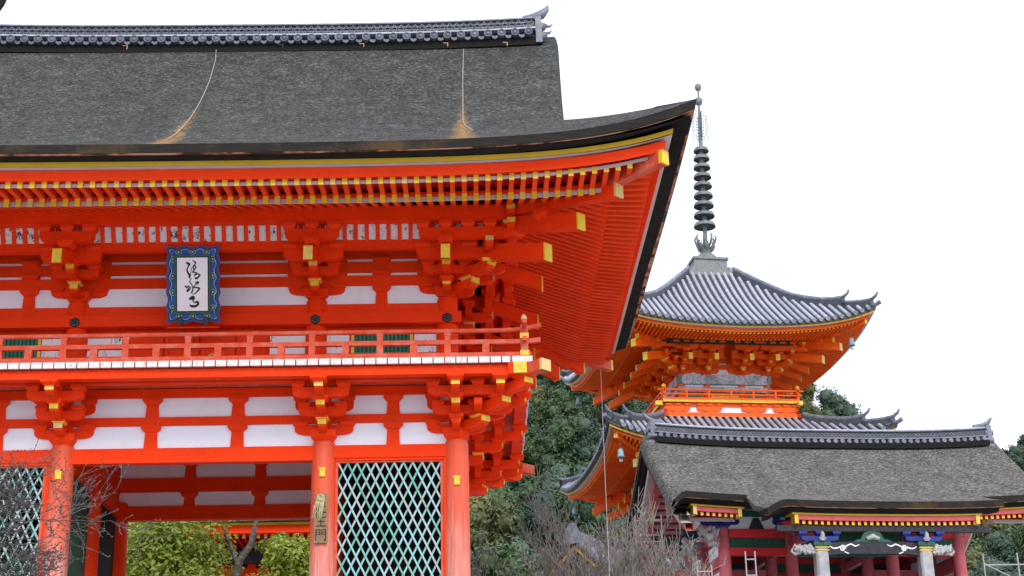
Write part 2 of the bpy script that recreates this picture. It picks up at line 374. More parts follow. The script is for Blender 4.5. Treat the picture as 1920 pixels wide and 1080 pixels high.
# right side wall of the lower storey
for a, b in ((0, 2.5), (2.5, 5)):
    beam('head_beam', 4.9, 5.1, a+.19, b-.19, 3.94, 4.19)
    for z0, z1 in ((4.192, 4.638), (4.803, 5.188)): beam('plaster_panel', 4.97, 5.03, a, b, z0, z1, 'plaster')
    beam('side_wall_board', 4.93, 5.05, a+.2, b-.2, 0, 3.94, 'vermilion')
    beam('side_wall_board', -5.05, -4.93, a+.2, b-.2, 0, 3.94, 'vermilion')
beam('tie_beam', 4.915, 5.085, -.3, 5.3, 4.641, 4.801); beam('tie_beam', 4.914, 5.086, -.3, 5.3, 5.191, 5.361)
# niche bays behind the lattice: partitions of the two side bays and ceiling of the passage
for s in (-1, 1):
    for y0, y1 in ((.22, 2.3), (2.7, 4.8)):
        beam('niche_partition', s*2.5-.04, s*2.5+.04, y0, y1, 0, 3.9, 'dark_green_paint' if y0 < 1 else 'dark_void')  # rear one near-black: shade of a dark opening put into the colour
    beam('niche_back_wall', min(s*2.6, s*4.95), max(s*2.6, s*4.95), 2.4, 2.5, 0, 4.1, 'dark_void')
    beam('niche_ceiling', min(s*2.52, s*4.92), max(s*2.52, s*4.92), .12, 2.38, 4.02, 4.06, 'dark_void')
    beam('cross_beam', s*2.47-.09, s*2.47+.09, .2, 4.9, 3.91, 4.185); beam('cross_wall', s*2.47-.02, s*2.47+.02, .1, 4.95, 4.2, 5.3, 'vermilion')
beam('passage_ceiling', -2.6, 2.6, .1, 4.9, 5.38, 5.42, 'vermilion')
for y in (.9, 1.7, 2.5, 3.3, 4.1): beam('ceiling_beam', -2.45, 2.45, y-.08, y+.08, 5.22, 5.378)
bset(GATE, -2.47, 2.5, 4.25, 0, .44, .2, [(QR, [('arm', 1.0, 0, 4.4, .2, WD, 0), ('block', -.4, 0, 4.58, .26, .1, False), ('block', .4, 0, 4.58, .26, .1, False)])])
# lattice screens with their frames
def lattice(x0, x1, ztop):
    fr = put('lattice_frame', MB().box(x0-.13, x0-.055, -.075, .06, 0, ztop+.11).box(x1+.055, x1+.13, -.075, .06, 0, ztop+.11).box(x0-.05, x1+.05, -.075, .06, ztop+.035, ztop+.11).mesh('lattice_frame', 'vermilion'), GATE)
    inner = MB().box(x0-.05, x0, -.045, .05, 0, ztop).box(x1, x1+.05, -.045, .05, 0, ztop).box(x0-.05, x1+.05, -.045, .05, ztop+.001, ztop+.034)
    part('inner_frame', inner, 'vermilion_weathered', fr)
    W = x1-x0; n = 11; dx = W/n; sl = 2.02; hh = ztop
    for d, y in ((1, -.02), (-1, .0)):
        for i in range(-int(hh/sl/dx)-1, n+int(hh/sl/dx)+2):
            xb = x0 + dx*i                                # slat through (xb, ztop) sloping
            # z = ztop - sl*(x-xb)*d  within 0..ztop, x0..x1
            ts = []
            xa, xc = (xb, xb + hh/sl) if d > 0 else (xb - hh/sl, xb)
            l, r = max(xa, x0), min(xc, x1)
            if r-l < .02: continue
            zl = ztop - sl*(l-xb)*d if d > 0 else ztop + sl*(l-xb)
            zr = ztop - sl*(r-xb)*d if d > 0 else ztop + sl*(r-xb)
            ln = math.hypot(r-l, zr-zl); wdt = .034
            b = MB().box(-ln/2, ln/2, -.008, .008, -wdt/2, wdt/2)
            put('lattice_slat', b.mesh('lattice_slat', 'lattice_paint'), fr, ((l+r)/2, y, (zl+zr)/2), ry=-math.atan2(zr-zl, r-l))
lattice(2.75, 4.69, 3.86); lattice(-4.69, -2.80, 3.86)
# ---- balcony
for a in (0, 1):
    pass
beam('balcony_purlin', -6.5, 6.38, -1.36, -1.16, 5.198, 5.362, 'vermilion'); beam('balcony_purlin', 6.161, 6.361, -1.16, 6.3, 5.199, 5.363, 'vermilion')
beam('inner_purlin', -5.9, 5.92, -.92, -.76, 5.232, 5.38); beam('inner_purlin', 5.761, 5.921, -.758, 5.8, 5.233, 5.38)
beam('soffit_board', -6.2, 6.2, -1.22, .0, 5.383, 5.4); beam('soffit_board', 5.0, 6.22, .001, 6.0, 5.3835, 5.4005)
tp = MB().bar((5.6, -.6, 5.25), (6.66, -1.66, 5.25), .24, .21); part('corner_timber', tp, 'vermilion_weathered', GATE)
put('gold_cap', C_(.24, .21, .02), GATE, (6.665, -1.665, 5.145), PI/4)
tp = MB().bar((6.1, -.9, 5.25), (6.1, -1.5, 5.25), .24, .21); part('corner_timber', tp, 'vermilion', GATE)
put('gold_cap', C_(.24, .21, .02), GATE, (6.2, -1.53, 5.145))
tp = MB().bar((5.6, 5.6, 5.25), (6.66, 6.66, 5.25), .24, .21); part('corner_timber', tp, 'vermilion_weathered', GATE)
pk = MB().box(-.095, .095, 0, 1.45, 0, .112).box(-.0955, .0955, -.012, .02, -.001, .1125, 1)
pkm = pk.mesh('floor_plank', ['vermilion_weathered', 'flaked_plank_end'])
x = -6.3
while x < 6.1: put('floor_plank', pkm, GATE, (x, -1.45, 5.38)); x += .2115
put('floor_plank', MB().box(-.17, .25, 0, 1.45, 0, .112).box(-.1705, .2505, -.012, .02, -.001, .1125, 1).mesh('floor_plank', ['vermilion_weathered', 'flaked_plank_end']), GATE, (6.19, -1.45, 5.381))
y = -1.2
while y < 6.4: put('floor_plank', pkm, GATE, (6.44+random.uniform(-.012, .012), y, 5.3795), QR); y += .2115
beam('balcony_floor', -6.2, 6.2, -.02, 6.4, 5.41, 5.48, 'vermilion')
# railing
RL = 'vermilion_weathered'
part('bottom_rail', MB().box(-6.5, 6.43, -1.36, -1.24, 5.512, 5.605), RL, GATE); part('bottom_rail', MB().box(6.25, 6.37, -1.238, 6.3, 5.513, 5.604), RL, GATE)
part('middle_rail', MB().bar((-6.5, -1.3, 5.82), (6.3, -1.3, 5.82), .085, .085).bar((6.3, -1.3, 5.82), (6.6, -1.3, 5.85), .085, .085), RL, GATE)
part('middle_rail', MB().bar((6.3, -1.5, 5.83), (6.3, 6.4, 5.82), .083, .083), RL, GATE)
part('top_rail', MB().tube([(-6.5, -1.3, 6.045), (5.6, -1.3, 6.045), (6.1, -1.3, 6.055), (6.35, -1.3, 6.085), (6.62, -1.3, 6.15)], .046, 10), RL, GATE)
part('top_rail', MB().tube([(6.3, -1.6, 6.14), (6.3, -1.45, 6.1), (6.3, -1.2, 6.05), (6.3, 6.3, 6.045)], .045, 10), RL, GATE)
for x in (-4.6, -3.45, -2.27, -1.12, .03, 1.18, 2.335, 3.6, 4.86):
    rp = part('rail_post', MB().box(-.06, .06, -.055, .055, 5.606, 5.777), RL, GATE, loc=(x, -1.3, 0)); up_ = part('upper_post', MB().box(-.052, .052, -.045, .045, 5.863, 5.95), RL, rp)
    part('post_block', MB().box(-.062, .062, -.05, .05, 5.951, 6.01), RL, rp)
for x in (-4.0, -2.91, -1.7, -.55, .592, 1.765, 2.96, 4.231, 5.575): part('rail_post', MB().box(-.065, .065, -.055, .055, 5.606, 5.777), RL, GATE, loc=(x, -1.3, 0))
for y in (.1, 1.3, 2.5, 3.7, 4.9): part('upper_post', MB().box(-.05, .05, -.045, .045, 5.863, 6.0), RL, part('rail_post', MB().box(-.06, .06, -.055, .055, 5.606, 5.777), RL, GATE, loc=(6.3, y, 0)))
cp = part('corner_post', MB().box(-.07, .07, -.07, .07, 5.5, 6.13).rev([(.05, 6.13), (.055, 6.2), (.045, 6.25), (.05, 6.29), (.04, 6.33), (.01, 6.35)], 10), RL, GATE, loc=(6.3, -1.3, 0))
for z0 in (5.53, 5.87): part('gold_band', MB().box(-.082, .082, -.082, .082, z0, z0+.1), 'gold', cp)
part('cap_ring', MB().rev([(.05, 6.255), (.056, 6.275), (.056, 6.295), (.045, 6.33), (.012, 6.36)], 10), 'gold', cp)
# ---- upper storey walls
UX = (-5.0, -2.42, 2.26, 4.84); UY = .17; UB = 4.83
for x in UX:
    put('upper_column', shared(('upper_column',), lambda: MB().rev([(.21, 0), (.21, 1.66), (.19, 1.72)], 24), 'vermilion'), GATE, (x, UY, 5.48))
    put('upper_column', CACHE[('upper_column',)], GATE, (x, UB, 5.48))
put('upper_column', CACHE[('upper_column',)], GATE, (4.84, 2.5, 5.48))
beam('nageshi_beam', -5.3, 5.12, UY-.25, UY-.06, 6.645, 6.875); beam('nageshi_beam', 4.901, 5.10, UY-.06, 5.0, 6.646, 6.874)
beam('upper_head_beam', -5.1, 4.9, UY-.12, UY+.1, 6.876, 7.09); beam('upper_head_beam', 4.741, 4.96, UY+.1, 4.9, 6.876, 7.088)
beam('lower_nageshi', -5.1, 4.9, UY-.16, UY+.1, 5.9, 6.06); beam('upper_sill', -5.1, 5., UY-.2, UY+.1, 5.482, 5.66)
beam('upper_wall', -5., 4.84, UY+.02, UY+.08, 5.66, 7.09, 'vermilion')
beam('upper_wall', 4.80, 4.86, UY+.08, 4.9, 5.5, 7.09, 'vermilion')
beam('upper_plaster', -5., 4.84, UY-.02, UY+.06, 7.092, 8.4, 'plaster'); beam('upper_side_wall', 4.78, 4.86, UY+.06, 4.9, 7.092, 8.4, 'vermilion')
for z0, z1 in ((7.50, 7.70), (7.775, 7.99), (8.065, 8.34)):
    beam('upper_tie_beam', -5.2, 5.0, UY-.09, UY+.08, z0, z1); beam('upper_tie_beam', 4.751, 4.921, UY+.08, 5.0, z0+.001, z1-.001)
def rosette():
    b = MB()
    for i in range(6):
        a = PI/3*i+PI/6; c = (.052*math.cos(a), 0, .052*math.sin(a)); b.rev([(.05, 0), (.046, -.022), (.03, -.03), (.004, -.032)], 12, 0, c, axis='y')
    b.rev([(.04, -.01), (.036, -.045), (.02, -.055), (.003, -.057)], 12, 0, axis='y'); return b
for x in UX: put('rosette', shared(('rosette',), rosette, 'black_metal'), GATE, (x, UY-.252, 6.735))
for x in (-3.4, -1.18, 1.05, 3.54):
    if abs(x) in (1.18, 1.05): continue
    b = strut(.41, .25, .215, .36, .13); b.v = [(p[0], p[1], p[2]+7.09) for p in b.v]
    sp_ = part('strut', b, 'vermilion', GATE, loc=(x, UY, 0))
    for z0 in (7.70, 7.99): put('bearing_block', B_(.36, .074), sp_, (0, 0, z0))
# panels, windows and doors seen behind the railing
def panel(x0, x1, z0, z1, m, nm='white_panel'):
    return part(nm, MB().box(x0, x1, UY-.005, UY+.03, z0, z1), m, GATE)
for a, b in ((1.36, 2.05), (2.47, 2.91), (4.19, 4.62), (-2.2, -1.53), (-3.09, -2.70)): panel(a, b, 6.062, 6.52, 'inked_white')
for a, b in ((1.36, 2.05), (-2.2, -1.53)): panel(a, b, 5.67, 5.89, 'inked_white')
def green_window(x0, x1):
    z0, z1 = 6.1, 6.52
    wdw = part('green_window', MB().box(x0-.06, x1+.06, UY-.04, UY+.03, z1, z1+.05).box(x0-.06, x1+.06, UY-.04, UY+.03, z0-.05, z0).box(x0-.06, x0, UY-.04, UY+.03, z0, z1).box(x1, x1+.06, UY-.04, UY+.03, z0, z1), 'gold', GATE)
    part('backing', MB().box(x0, x1, UY-.003, UY+.03, z0, z1), 'dark_green_paint', wdw)
    n = int((x1-x0)/.075)
    for i in range(n):
        xx = x0 + (i+.5)*(x1-x0)/n
        put('window_slat', shared(('window_slat',), lambda: MB().prism([(-.024, 0), (0, -.024), (.024, 0), (0, .024)], 6.1, 6.52, 'z'), 'green_paint'), wdw, (xx, UY-.022, 0))
green_window(3.01, 4.10); green_window(-4.3, -3.16)
for x0, x1 in ((-1.45, -.72), (-.68, -.03), (.03, .68), (.72, 1.28)):
    d = part('door_leaf', MB().box(x0, x1, UY-.01, UY+.02, 5.67, 6.6), 'vermilion', GATE)
    part('door_rail', MB().box(x0, x0+.07, UY-.04, UY-.01, 5.67, 6.6).box(x1-.07, x1, UY-.04, UY-.01, 5.67, 6.6).box(x0+.07, x1-.07, UY-.035, UY-.01, 6.05, 6.13).box(x0+.07, x1-.07, UY-.035, UY-.01, 6.5, 6.6), 'vermilion', d)
part('door_boss', MB().rev([(.11, 0), (.105, -.03), (.07, -.05), (.065, -.04)], 8, 0, axis='y').rev([(.06, -.03), (.05, -.06), (.01, -.075)], 12, 1, axis='y'), ['gold', 'black_metal'], GATE, loc=(.27, UY-.17, 5.98))
part('door_boss', MB().rev([(.055, 0), (.06, -.05), (.04, -.08), (.01, -.09)], 12, 0, axis='y'), 'black_metal', GATE, loc=(-1.15, UY-.17, 5.98))
# ---- upper brackets (three steps with tail rafters)
def up_items(cx=0, side=False):
    it = [('arm', 1.1, 0, 7.31, .19, WD, 0), ('arm', .92+cx, S1, 7.575, .18, WD-.01, cx/2),
          ('nose', .53, 7.245, .185, WD+.004, 0, True), ('nose', .93, 7.515, .185, WD+.004, 0, True),
          ('block', 0, S1, 7.435, .26, .085, True), ('block', 0, S2, 7.705, .29, .1, False),
          ('arm', 1.16+cx, S2, 7.74, .215, WD, cx/2), ('arm', 1.04+cx*1.2, S3, 8.0, .215, WD, cx*.6),
          ('tail', 1.9, 7.50, -.1, 8.2, .165, .27, 0, True), ('block', 0, S3+.02, 7.885, .29, .14, False)]
    for a in (-.43, 0, .43): it += [('block', a, 0, 7.43, .28, .072, False), ('block', a, 0, 7.701, .32, .074, False), ('block', a, 0, 7.991, .32, .074, False), ('block', a, S3, 8.213, .26, .145, False)]
    for a in (-.45, .45): it += [('block', a, S2, 7.955, .29, .135, False)]
    for a in (-.36, .36): it += [('block', a, S1, 7.752, .26, .1, False)]
    if cx: it += [('block', .86, S3, 8.213, .26, .145, False), ('block', .86, S2, 7.955, .29, .135, False)]
    if side: it += [('nose', 1.36, 7.83, .18, WD, S2, True), ('block', S2, S2+.02, 7.65, .3, .1, True), ('nose', 1.62, 8.1, .18, WD, S3, True),
                    ('block', S3, S3, 8.27, .3, .1, True), ('nose', 1.62, 8.37, .2, WD, S3, True)]
    return it
up_diag = [('nose', .56*R2, 7.24, .2, .2, 0, True), ('nose', .88*R2, 7.49, .2, .2, 0, True), ('block', 0, .44*R2, 7.43, .3, .085, True),
           ('block', 0, .84*R2, 7.68, .34, .1, False), ('tail', 1.93*R2, 7.43, -.2, 8.25, .2, .34, 0, True), ('tail', 2.53*R2, 7.80, -.2, 8.75, .2, .32, 0, True),
           ('block', 0, 1.3*R2, 7.98, .36, .16, False), ('block', 0, 1.9*R2, 8.1, .34, .2, False)]
for x in UX[1:3]: bset(GATE, x, UY, 7.215, 0, .48, .17, [(0, up_items())])
bset(GATE, 4.84, UY, 7.215, 0, .48, .17, [(0, up_items(.7, True)), (QR, up_items()), (QR/2, up_diag)])
bset(GATE, 4.84, 2.5, 7.215, QR, .48, .17, [(0, up_items())])
bset(GATE, 4.84, UB, 7.215, QR, .48, .17, [(0, up_items(.7, True)), (QR, up_items()), (QR/2, up_diag)])
bset(GATE, -5.0, UY, 7.215, -QR, .48, .17, [(0, up_items(.7, True)), (QR, up_items()), (QR/2, up_diag)])
# beam, curved ribs with flaked white infill, outer purlin
IB = -.70
beam('inner_eave_beam', -5.6, 5.46, IB-.08, IB+.08, 7.95, 8.2); beam('inner_eave_beam', 5.63, 5.79, IB+.08, 5.6, 7.951, 8.199)
PO = 1.09; PX = 4.84+1.26
beam('outer_purlin', -6.6, PX+.35, -PO-.1, -PO+.1, 8.36, 8.665); beam('outer_purlin', PX-.1, PX+.1, -PO+.101, 6.4, 8.361, 8.664)
part('rib_infill', MB().add([(-6.4, IB-.10, 8.12), (PX, IB-.10, 8.12), (PX, -PO+.12, 8.46), (-6.4, -PO+.12, 8.46), (-6.4, IB-.05, 8.12), (PX, IB-.05, 8.12), (PX, -PO+.17, 8.46), (-6.4, -PO+.17, 8.46)],
     [(0, 1, 2, 3), (7, 6, 5, 4), (0, 4, 5, 1), (3, 2, 6, 7)]), 'flaked_white', GATE)
part('rib_infill', MB().add([(5.79, IB, 8.15), (5.79, 5.6, 8.15), (PX-.12, 5.6, 8.45), (PX-.12, IB, 8.45)], [(0, 1, 2, 3)]), 'vermilion', GATE)
x = -5.85
while x < 5.6:
    put('eave_rib', shared(('eave_rib',), lambda: MB().add([(sx*.04, yy, zz+k) for yy, zz in ((IB-.10, 8.12), (-PO+.12, 8.46)) for sx, k in ((-1, -.05), (1, -.05), (1, .03), (-1, .03))],
        [(0, 1, 2, 3), (7, 6, 5, 4), (0, 4, 5, 1), (1, 5, 6, 2), (2, 6, 7, 3), (3, 7, 4, 0)]), 'vermilion'), GATE, (x, 0, 0)); x += .2128
# ---- rafters
def fr_pt(side, a, o, z):
    return {'F': (a, -o, z), 'R': (5+o, a, z)}[side]
def rafter(side, a, o1, z1, o0, z0, wd, h, cap, m='vermilion_soffit'):
    L = o1-o0; dz = z0-z1
    key = ('rafter', round(L, 2), round(dz, 2), wd, h)
    mk = lambda: MB().add([(sx*wd/2, yy, zz+k) for yy, zz in ((0, 0), (L, dz)) for sx, k in ((-1, 0), (1, 0), (1, h), (-1, h))],
                          [(0, 1, 2, 3), (7, 6, 5, 4), (0, 4, 5, 1), (1, 5, 6, 2), (2, 6, 7, 3), (3, 7, 4, 0)])
    o = put('rafter', shared(key, mk, m), GATE, fr_pt(side, a, o1, z1), 0 if side == 'F' else QR)
    if cap: put('rafter_cap', shared(('rafter_cap', wd, h), lambda: MB().box(-wd/2-.003, wd/2+.003, -.006, .012, -.003, h+.003), 'gold'), o)
SP = .2128
FT, FI, BT, BI = 3.6, 2.72, 2.9, 1.0       # flying tip/inner, base tip/inner (outward of the column grid)
def fz(o, d): return 8.06 + (FT-o)*.12 + cor(d, .40)*(.35+.65*(o-2.7)/1.0)
def bz(o, d): return 8.0 + (BT-o)*.365 + cor(d, .16)*max(0, (o-1)/1.9)
for side, lo, hi in (('F', -6.6, 8.6), ('R', -3.6, 8.6)):
    a0 = 5.0 if side == 'F' else 0.0
    n0 = int((lo-a0)/SP)-1; n1 = int((hi-a0)/SP)+1
    for i in range(n0, n1+1):
        a = a0 + i*SP
        hip = (a-5) if side == 'F' else (a-5 if a > 2.5 else -a)      # outward offset of the hip at this rafter
        d = FT+.12 - hip
        if d > .1 and lo < a < hi:
            oi = max(FI, hip+.1)
            if FT-oi > .12: rafter(side, a, FT, fz(FT, d), oi, fz(oi, d), .085, .125, side == 'F')
        d = BT+.1 - hip
        if d > .08:
            oi = max(BI, hip+.12)
            if BT-oi > .12: rafter(side, a, BT, bz(BT, d), oi, bz(oi, d), .09, .145, side == 'F')
# soffit boards, carrying beams between the rafter rows
def soffit(o1, o0, zf, th, m, name, dd=0.):
    for side in 'FRBL':
        def fn(u, t):
            o = lerp(o1, o0, t); half = (5 if side in 'FB' else 2.5) + o
            s = (abs(u)**.8)*(1 if u > 0 else -1); d = half*(1-abs(s)); z = zf(o, d)
            a = s*half
            return {'F': (a, -o, z), 'B': (-a, 5+o, z), 'R': (5+o, 2.5+a, z), 'L': (-5-o, 2.5-a, z)}[side]
        part(name, MB().grid(fn, lin(-1, 1, 41), lin(0, 1, 5), smooth=False), m, GATE)
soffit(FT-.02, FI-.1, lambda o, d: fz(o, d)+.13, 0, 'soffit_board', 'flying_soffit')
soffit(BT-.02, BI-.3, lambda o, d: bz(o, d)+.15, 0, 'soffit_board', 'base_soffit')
def eave_sweep(name, sect, m, A, sides='FRBL', closed=True):
    """sect: (outward, height) outline swept along each eave and mitred at the corners; the corners rise by A"""
    for side in sides:
        HL = 5 if side in 'FB' else 2.5
        def fn(u, j):
            o, z = sect[j % len(sect)]; s = math.copysign(abs(u)**.75, u)
            half0 = HL+o; d0 = half0*(1-abs(s)); fl = flare(d0)*max(0, (o-2.6)/1.6); half = half0+fl
            d = half*(1-abs(s)); a = s*half; zz = z + cor(d, A if not callable(A) else A(o)); oo = o+fl
            return {'F': (a, -oo, zz), 'B': (-a, 5+oo, zz), 'R': (5+oo, 2.5+a, zz), 'L': (-5-oo, 2.5-a, zz)}[side]
        part(name, MB().grid(fn, lin(-1, 1, 61), list(range(len(sect)+1)), smooth=False, flip=True), m, GATE)
eave_sweep('kioi_beam', [(2.86, 8.115), (2.86, 8.2), (2.7, 8.22), (2.7, 8.135)], 'vermilion', .17)
eave_sweep('tip_board', [(2.84, 8.03), (2.84, 8.114), (2.82, 8.114), (2.82, 8.03)], 'pale_board', .16, 'F')
eave_sweep('tip_board', [(3.55, 8.085), (3.55, 8.15), (3.53, 8.15), (3.53, 8.085)], 'pale_board', .41, 'F')
eave_sweep('kayaoi_beam', [(3.69, 8.148), (3.71, 8.338), (3.5, 8.35), (3.52, 8.185), (3.6, 8.18)], 'vermilion', .42)
eave_sweep('pale_eave_board', [(3.81, 8.353), (3.60, 8.342), (3.5, 8.36), (3.7, 8.37)], 'pale_board', .46)
eave_sweep('yellow_eave_board', [(3.818, 8.356), (3.83, 8.444), (3.6, 8.45), (3.65, 8.373)], 'yellow_board', .48)
eave_sweep('bark_underlayer', [(3.835, 8.447), (4.09, 8.462), (3.6, 8.62), (3.6, 8.455)], 'bark_edge_black', .58)
eave_sweep('copper_line', [(4.138, 8.453), (4.142, 8.46), (4.0, 8.475), (4.0, 8.465)], 'copper_strip', .67)
# hip rafters
for sx, sy in ((1, -1), (1, 1), (-1, -1)):
    cx0, cy0 = 5*sx, (0 if sy < 0 else 5)
    def hp(o, z): return (cx0+sx*o, cy0+sy*o, z)
    b = MB().bar(hp(.9, 8.62), hp(3.02, 8.13), .2, .27); lo_ = part('hip_rafter', b, 'vermilion', GATE)
    put('gold_cap', C_(.2, .27, .02), lo_, hp(3.03, 8.0), math.atan2(sy, sx)+PI/2)
    b = MB().bar(hp(2.4, 8.33), hp(3.78, 8.43), .19, .25); up_ = part('hip_rafter', b, 'vermilion_weathered', GATE)
    put('gold_cap', C_(.19, .25, .03), up_, hp(3.79, 8.305), math.atan2(sy, sx)+PI/2)
# ---- bark roof
EO = 4.18
def rz_(t): return 8.615 + .494*t + .0525*t*t
def front_pt(u, t, side=1):
    """u -1..1 along, t inward from the eave edge (0..6.68)"""
    fl0 = .175
    q0, q1 = 5+EO - t, lerp(7.06, 7.28, (t-2)/4.7); lim = max(q0, q1) + .22*math.exp(-abs(q0-q1)/.28)*(1 if t > 2.1 else 0) + (0 if t > 2.1 else 0)
    s = math.copysign(abs(u)**.75, u); X = s*lim
    d = (5+EO-t) - abs(X) if t < 2.1 else 3
    d = max(d, 0); k = math.exp(-t/1.1)
    Xf = X + math.copysign(flare(d)*k*abs(s)**4, X); Yf = -EO + t - flare(d)*k
    z = rz_(t) + cor(d, .70)*max(0, 1-t/2.45)**1.15 + .10*max(0, (abs(X)-4.5)/2.8)**2*min(1, t/3)
    return (Xf, Yf if side > 0 else 5-Yf, z)
def side_pt(u, t, side=1):
    half = 2.5+EO-t; s = math.copysign(abs(u)**.75, u); Yc = s*half; d = half-abs(Yc); k = math.exp(-t/1.1)
    X = 5+EO-t + flare(d)*k; Y = 2.5+Yc+math.copysign(flare(d)*k*abs(s)**4, Yc)
    return (X*side, Y, rz_(t)+cor(d, .70)*max(0, 1-t/2.45)**1.15)
us = lin(-1, 1, 141); ts = lin(0, 2.1, 43)+[2.11, 2.2, 2.3, 2.4, 2.5, 2.6, 2.75, 2.9, 3.1, 3.3, 3.8, 4.4, 5, 5.6, 6.2, 6.68]
NT = 43
b = MB()
b.grid(lambda u, t: front_pt(u, t), us, ts, flip=False); b.grid(lambda u, t: front_pt(u, t, -1), us, ts, flip=True)
b.grid(lambda u, t: side_pt(u, t), lin(-1, 1, 51), ts[:50], flip=False); b.grid(lambda u, t: side_pt(u, t, -1), lin(-1, 1, 51), ts[:50], flip=True)
# rolled verge: the bark turns down over the gable edge
for sg in (-1, 1):
    for sd in (1, -1):
        def vg(t, q):
            x, y, z = front_pt(sg, t, sd); a = q*PI/2
            return (x + sg*.10*math.sin(a), y, z - .42*(1-math.cos(a))*1.0)
        b.grid(vg, ts[NT:], lin(0, 1, 6), flip=(sg*sd < 0))
roof = part('bark_roof', b, 'bark_roof', GATE)
eave_sweep('bark_eave_edge', [(4.155, 8.46), (4.182, 8.618), (3.6, 8.8), (3.6, 8.55)], 'bark_edge', .69)
# gable walls
for sg in (-1, 1):
    v = [(sg*6.7, y, z) for y, z in [(-EO+t, rz_(t)-.35) for t in lin(1.7, 6.68, 9)] + [(9.18-t, rz_(t)-.35) for t in lin(6.68, 1.7, 9)]]
    part('gable_wall', MB().add(v, [tuple(range(len(v)))]), 'vermilion', roof)
    for sd in (1, -1):
        bb = MB()
        def bg_(t, q):
            x, y, z = front_pt(sg, t, sd); return (sg*(6.98 if q in (0, 3) else 7.06), y, z - (.40 if q in (0, 1) else .85))
        bb.grid(bg_, ts[NT:], [0, 1, 2, 3, 0]); part('barge_board', bb, 'vermilion', roof)
# ---- tiled ridge
def ry_(x): return .13*max(0, abs(x)/6.9)**3.2
RIDGE = part('ridge', MB(), 'roof_tile', GATE)
def rsweep(name, sect, m, x1=6.85, n=41):
    bb = MB(); bb.grid(lambda x, j: (x, 2.5+sect[j % len(sect)][0], sect[j % len(sect)][1]+ry_(x)), lin(-x1, x1, n), list(range(len(sect)+1)), smooth=False)
    bb.add([(sg*x1, 2.5+p[0], p[1]+ry_(x1)) for sg in (-1, 1) for p in sect], [tuple(range(len(sect))), tuple(range(len(sect), 2*len(sect)))]); return part(name, bb, m, RIDGE)
rsweep('ridge_bed', [(-.36, 13.85), (-.36, 14.04), (.36, 14.04), (.36, 13.85)], 'bark_edge_black', 7.0)  # black strip: shadow under the ridge tiles put into the colour
rsweep('ridge_core', [(-.24, 13.9), (-.24, 14.56), (.24, 14.56), (.24, 13.9)], 'roof_tile_dark')
rsweep('ridge_course', [(-.42, 14.225), (-.42, 14.262), (-.27, 14.30), (.27, 14.30), (.42, 14.262), (.42, 14.225)], 'roof_tile_pale')
rsweep('ridge_course', [(-.30, 14.545), (-.30, 14.575), (.30, 14.575), (.30, 14.545)], 'roof_tile')
rsweep('ridge_cap', [(-.24, 14.576), (-.22, 14.62), (-.12, 14.66), (.12, 14.66), (.22, 14.62), (.24, 14.576)], 'roof_tile_pale')
disc = MB().rev([(.095, .3), (.095, -.03), (.088, -.04), (.07, -.04), (.064, -.022), (.048, -.022), (.042, -.036), (.02, -.04), (.004, -.04)], 18, axis='y').mesh('ridge_disc', 'ridge_tile')
pan = MB().prism([(-.09, .05), (-.06, -.02), (0, -.045), (.06, -.02), (.09, .05), (.09, -.005), (.06, -.085), (0, -.115), (-.06, -.085), (-.09, -.005)], 0, .3, 'y').mesh('ridge_pan_tile', 'ridge_tile')
i = -22
while i <= 22:
    x = i*.304
    if abs(x) < 6.8:
        put('ridge_disc', disc, RIDGE, (x, 2.06, 14.128+ry_(x)))
        if abs(x+.152) < 6.8: put('ridge_pan_tile', pan, RIDGE, (x+.152, 2.075, 14.12+ry_(x)))
    i += 1
bb = MB()
for row in range(3):
    r = .075; z0 = 14.335+row*.085; sh = (row % 2)*.078
    for i in range(-46, 47):
        x = i*.156+sh
        if abs(x) > 6.75: continue
        for ud in ((1, -1) if row == 1 else ((1,) if row == 0 else (-1,))):
            pts = [(r*math.cos(a)*1.0, ud*r*.95*math.sin(a)) for a in lin(0, PI, 7)]
            for (x0, zz0), (x1, zz1) in zip(pts[:-1], pts[1:]):
                k0, k1 = .80, .80; yy = 2.225; zz = z0 - ud*.02 + ry_(x)
                bb.add([(x+x0, yy, zz+zz0), (x+x1, yy, zz+zz1), (x+x1*k1, yy, zz+zz1*k1-ud*.0), (x+x0*k0, yy, zz+zz0*k0), (x+x0, yy+.03, zz+zz0), (x+x1, yy+.03, zz+zz1)], [(3, 2, 1, 0), (0, 1, 5, 4)])
ow = part('ridge_openwork', bb, 'roof_tile', RIDGE); ow['kind'] = 'stuff'
# ridge-end tile with its horn
oe = part('ridge_end_tile', MB().box(6.855, 7.0, 2.08, 2.92, 14.0, 14.30).box(6.85, 6.99, 2.14, 2.86, 14.31, 14.62).box(6.84, 6.98, 2.2, 2.8, 14.63, 14.72), 'roof_tile', RIDGE)
bb = MB()
for (y, z, r) in ((2.2, 14.2, .1), (2.5, 14.3, .16), (2.8, 14.2, .1), (2.3, 14.5, .1), (2.7, 14.5, .1), (2.5, 14.6, .12)):
    bb.tube([(6.98, y, z), (7.06, y, z+.02), (7.12, y, z+.05)], [r, r*.8, r*.25], 10)
for (y, z) in ((2.35, 14.52), (2.65, 14.52)): bb.tube([(7.05, y, z), (7.2, y, z+.02), (7.26, y, z+.09)], [.04, .03, .008], 8)
part('end_relief', bb, 'roof_tile', oe)
part('horn_tile', MB().tube([(6.6, 2.5, 14.78), (6.85, 2.5, 14.84), (7.02, 2.5, 14.93), (7.13, 2.5, 15.05), (7.17, 2.5, 15.16)], [.10, .11, .11, .07, .015], 12), 'roof_tile', oe)
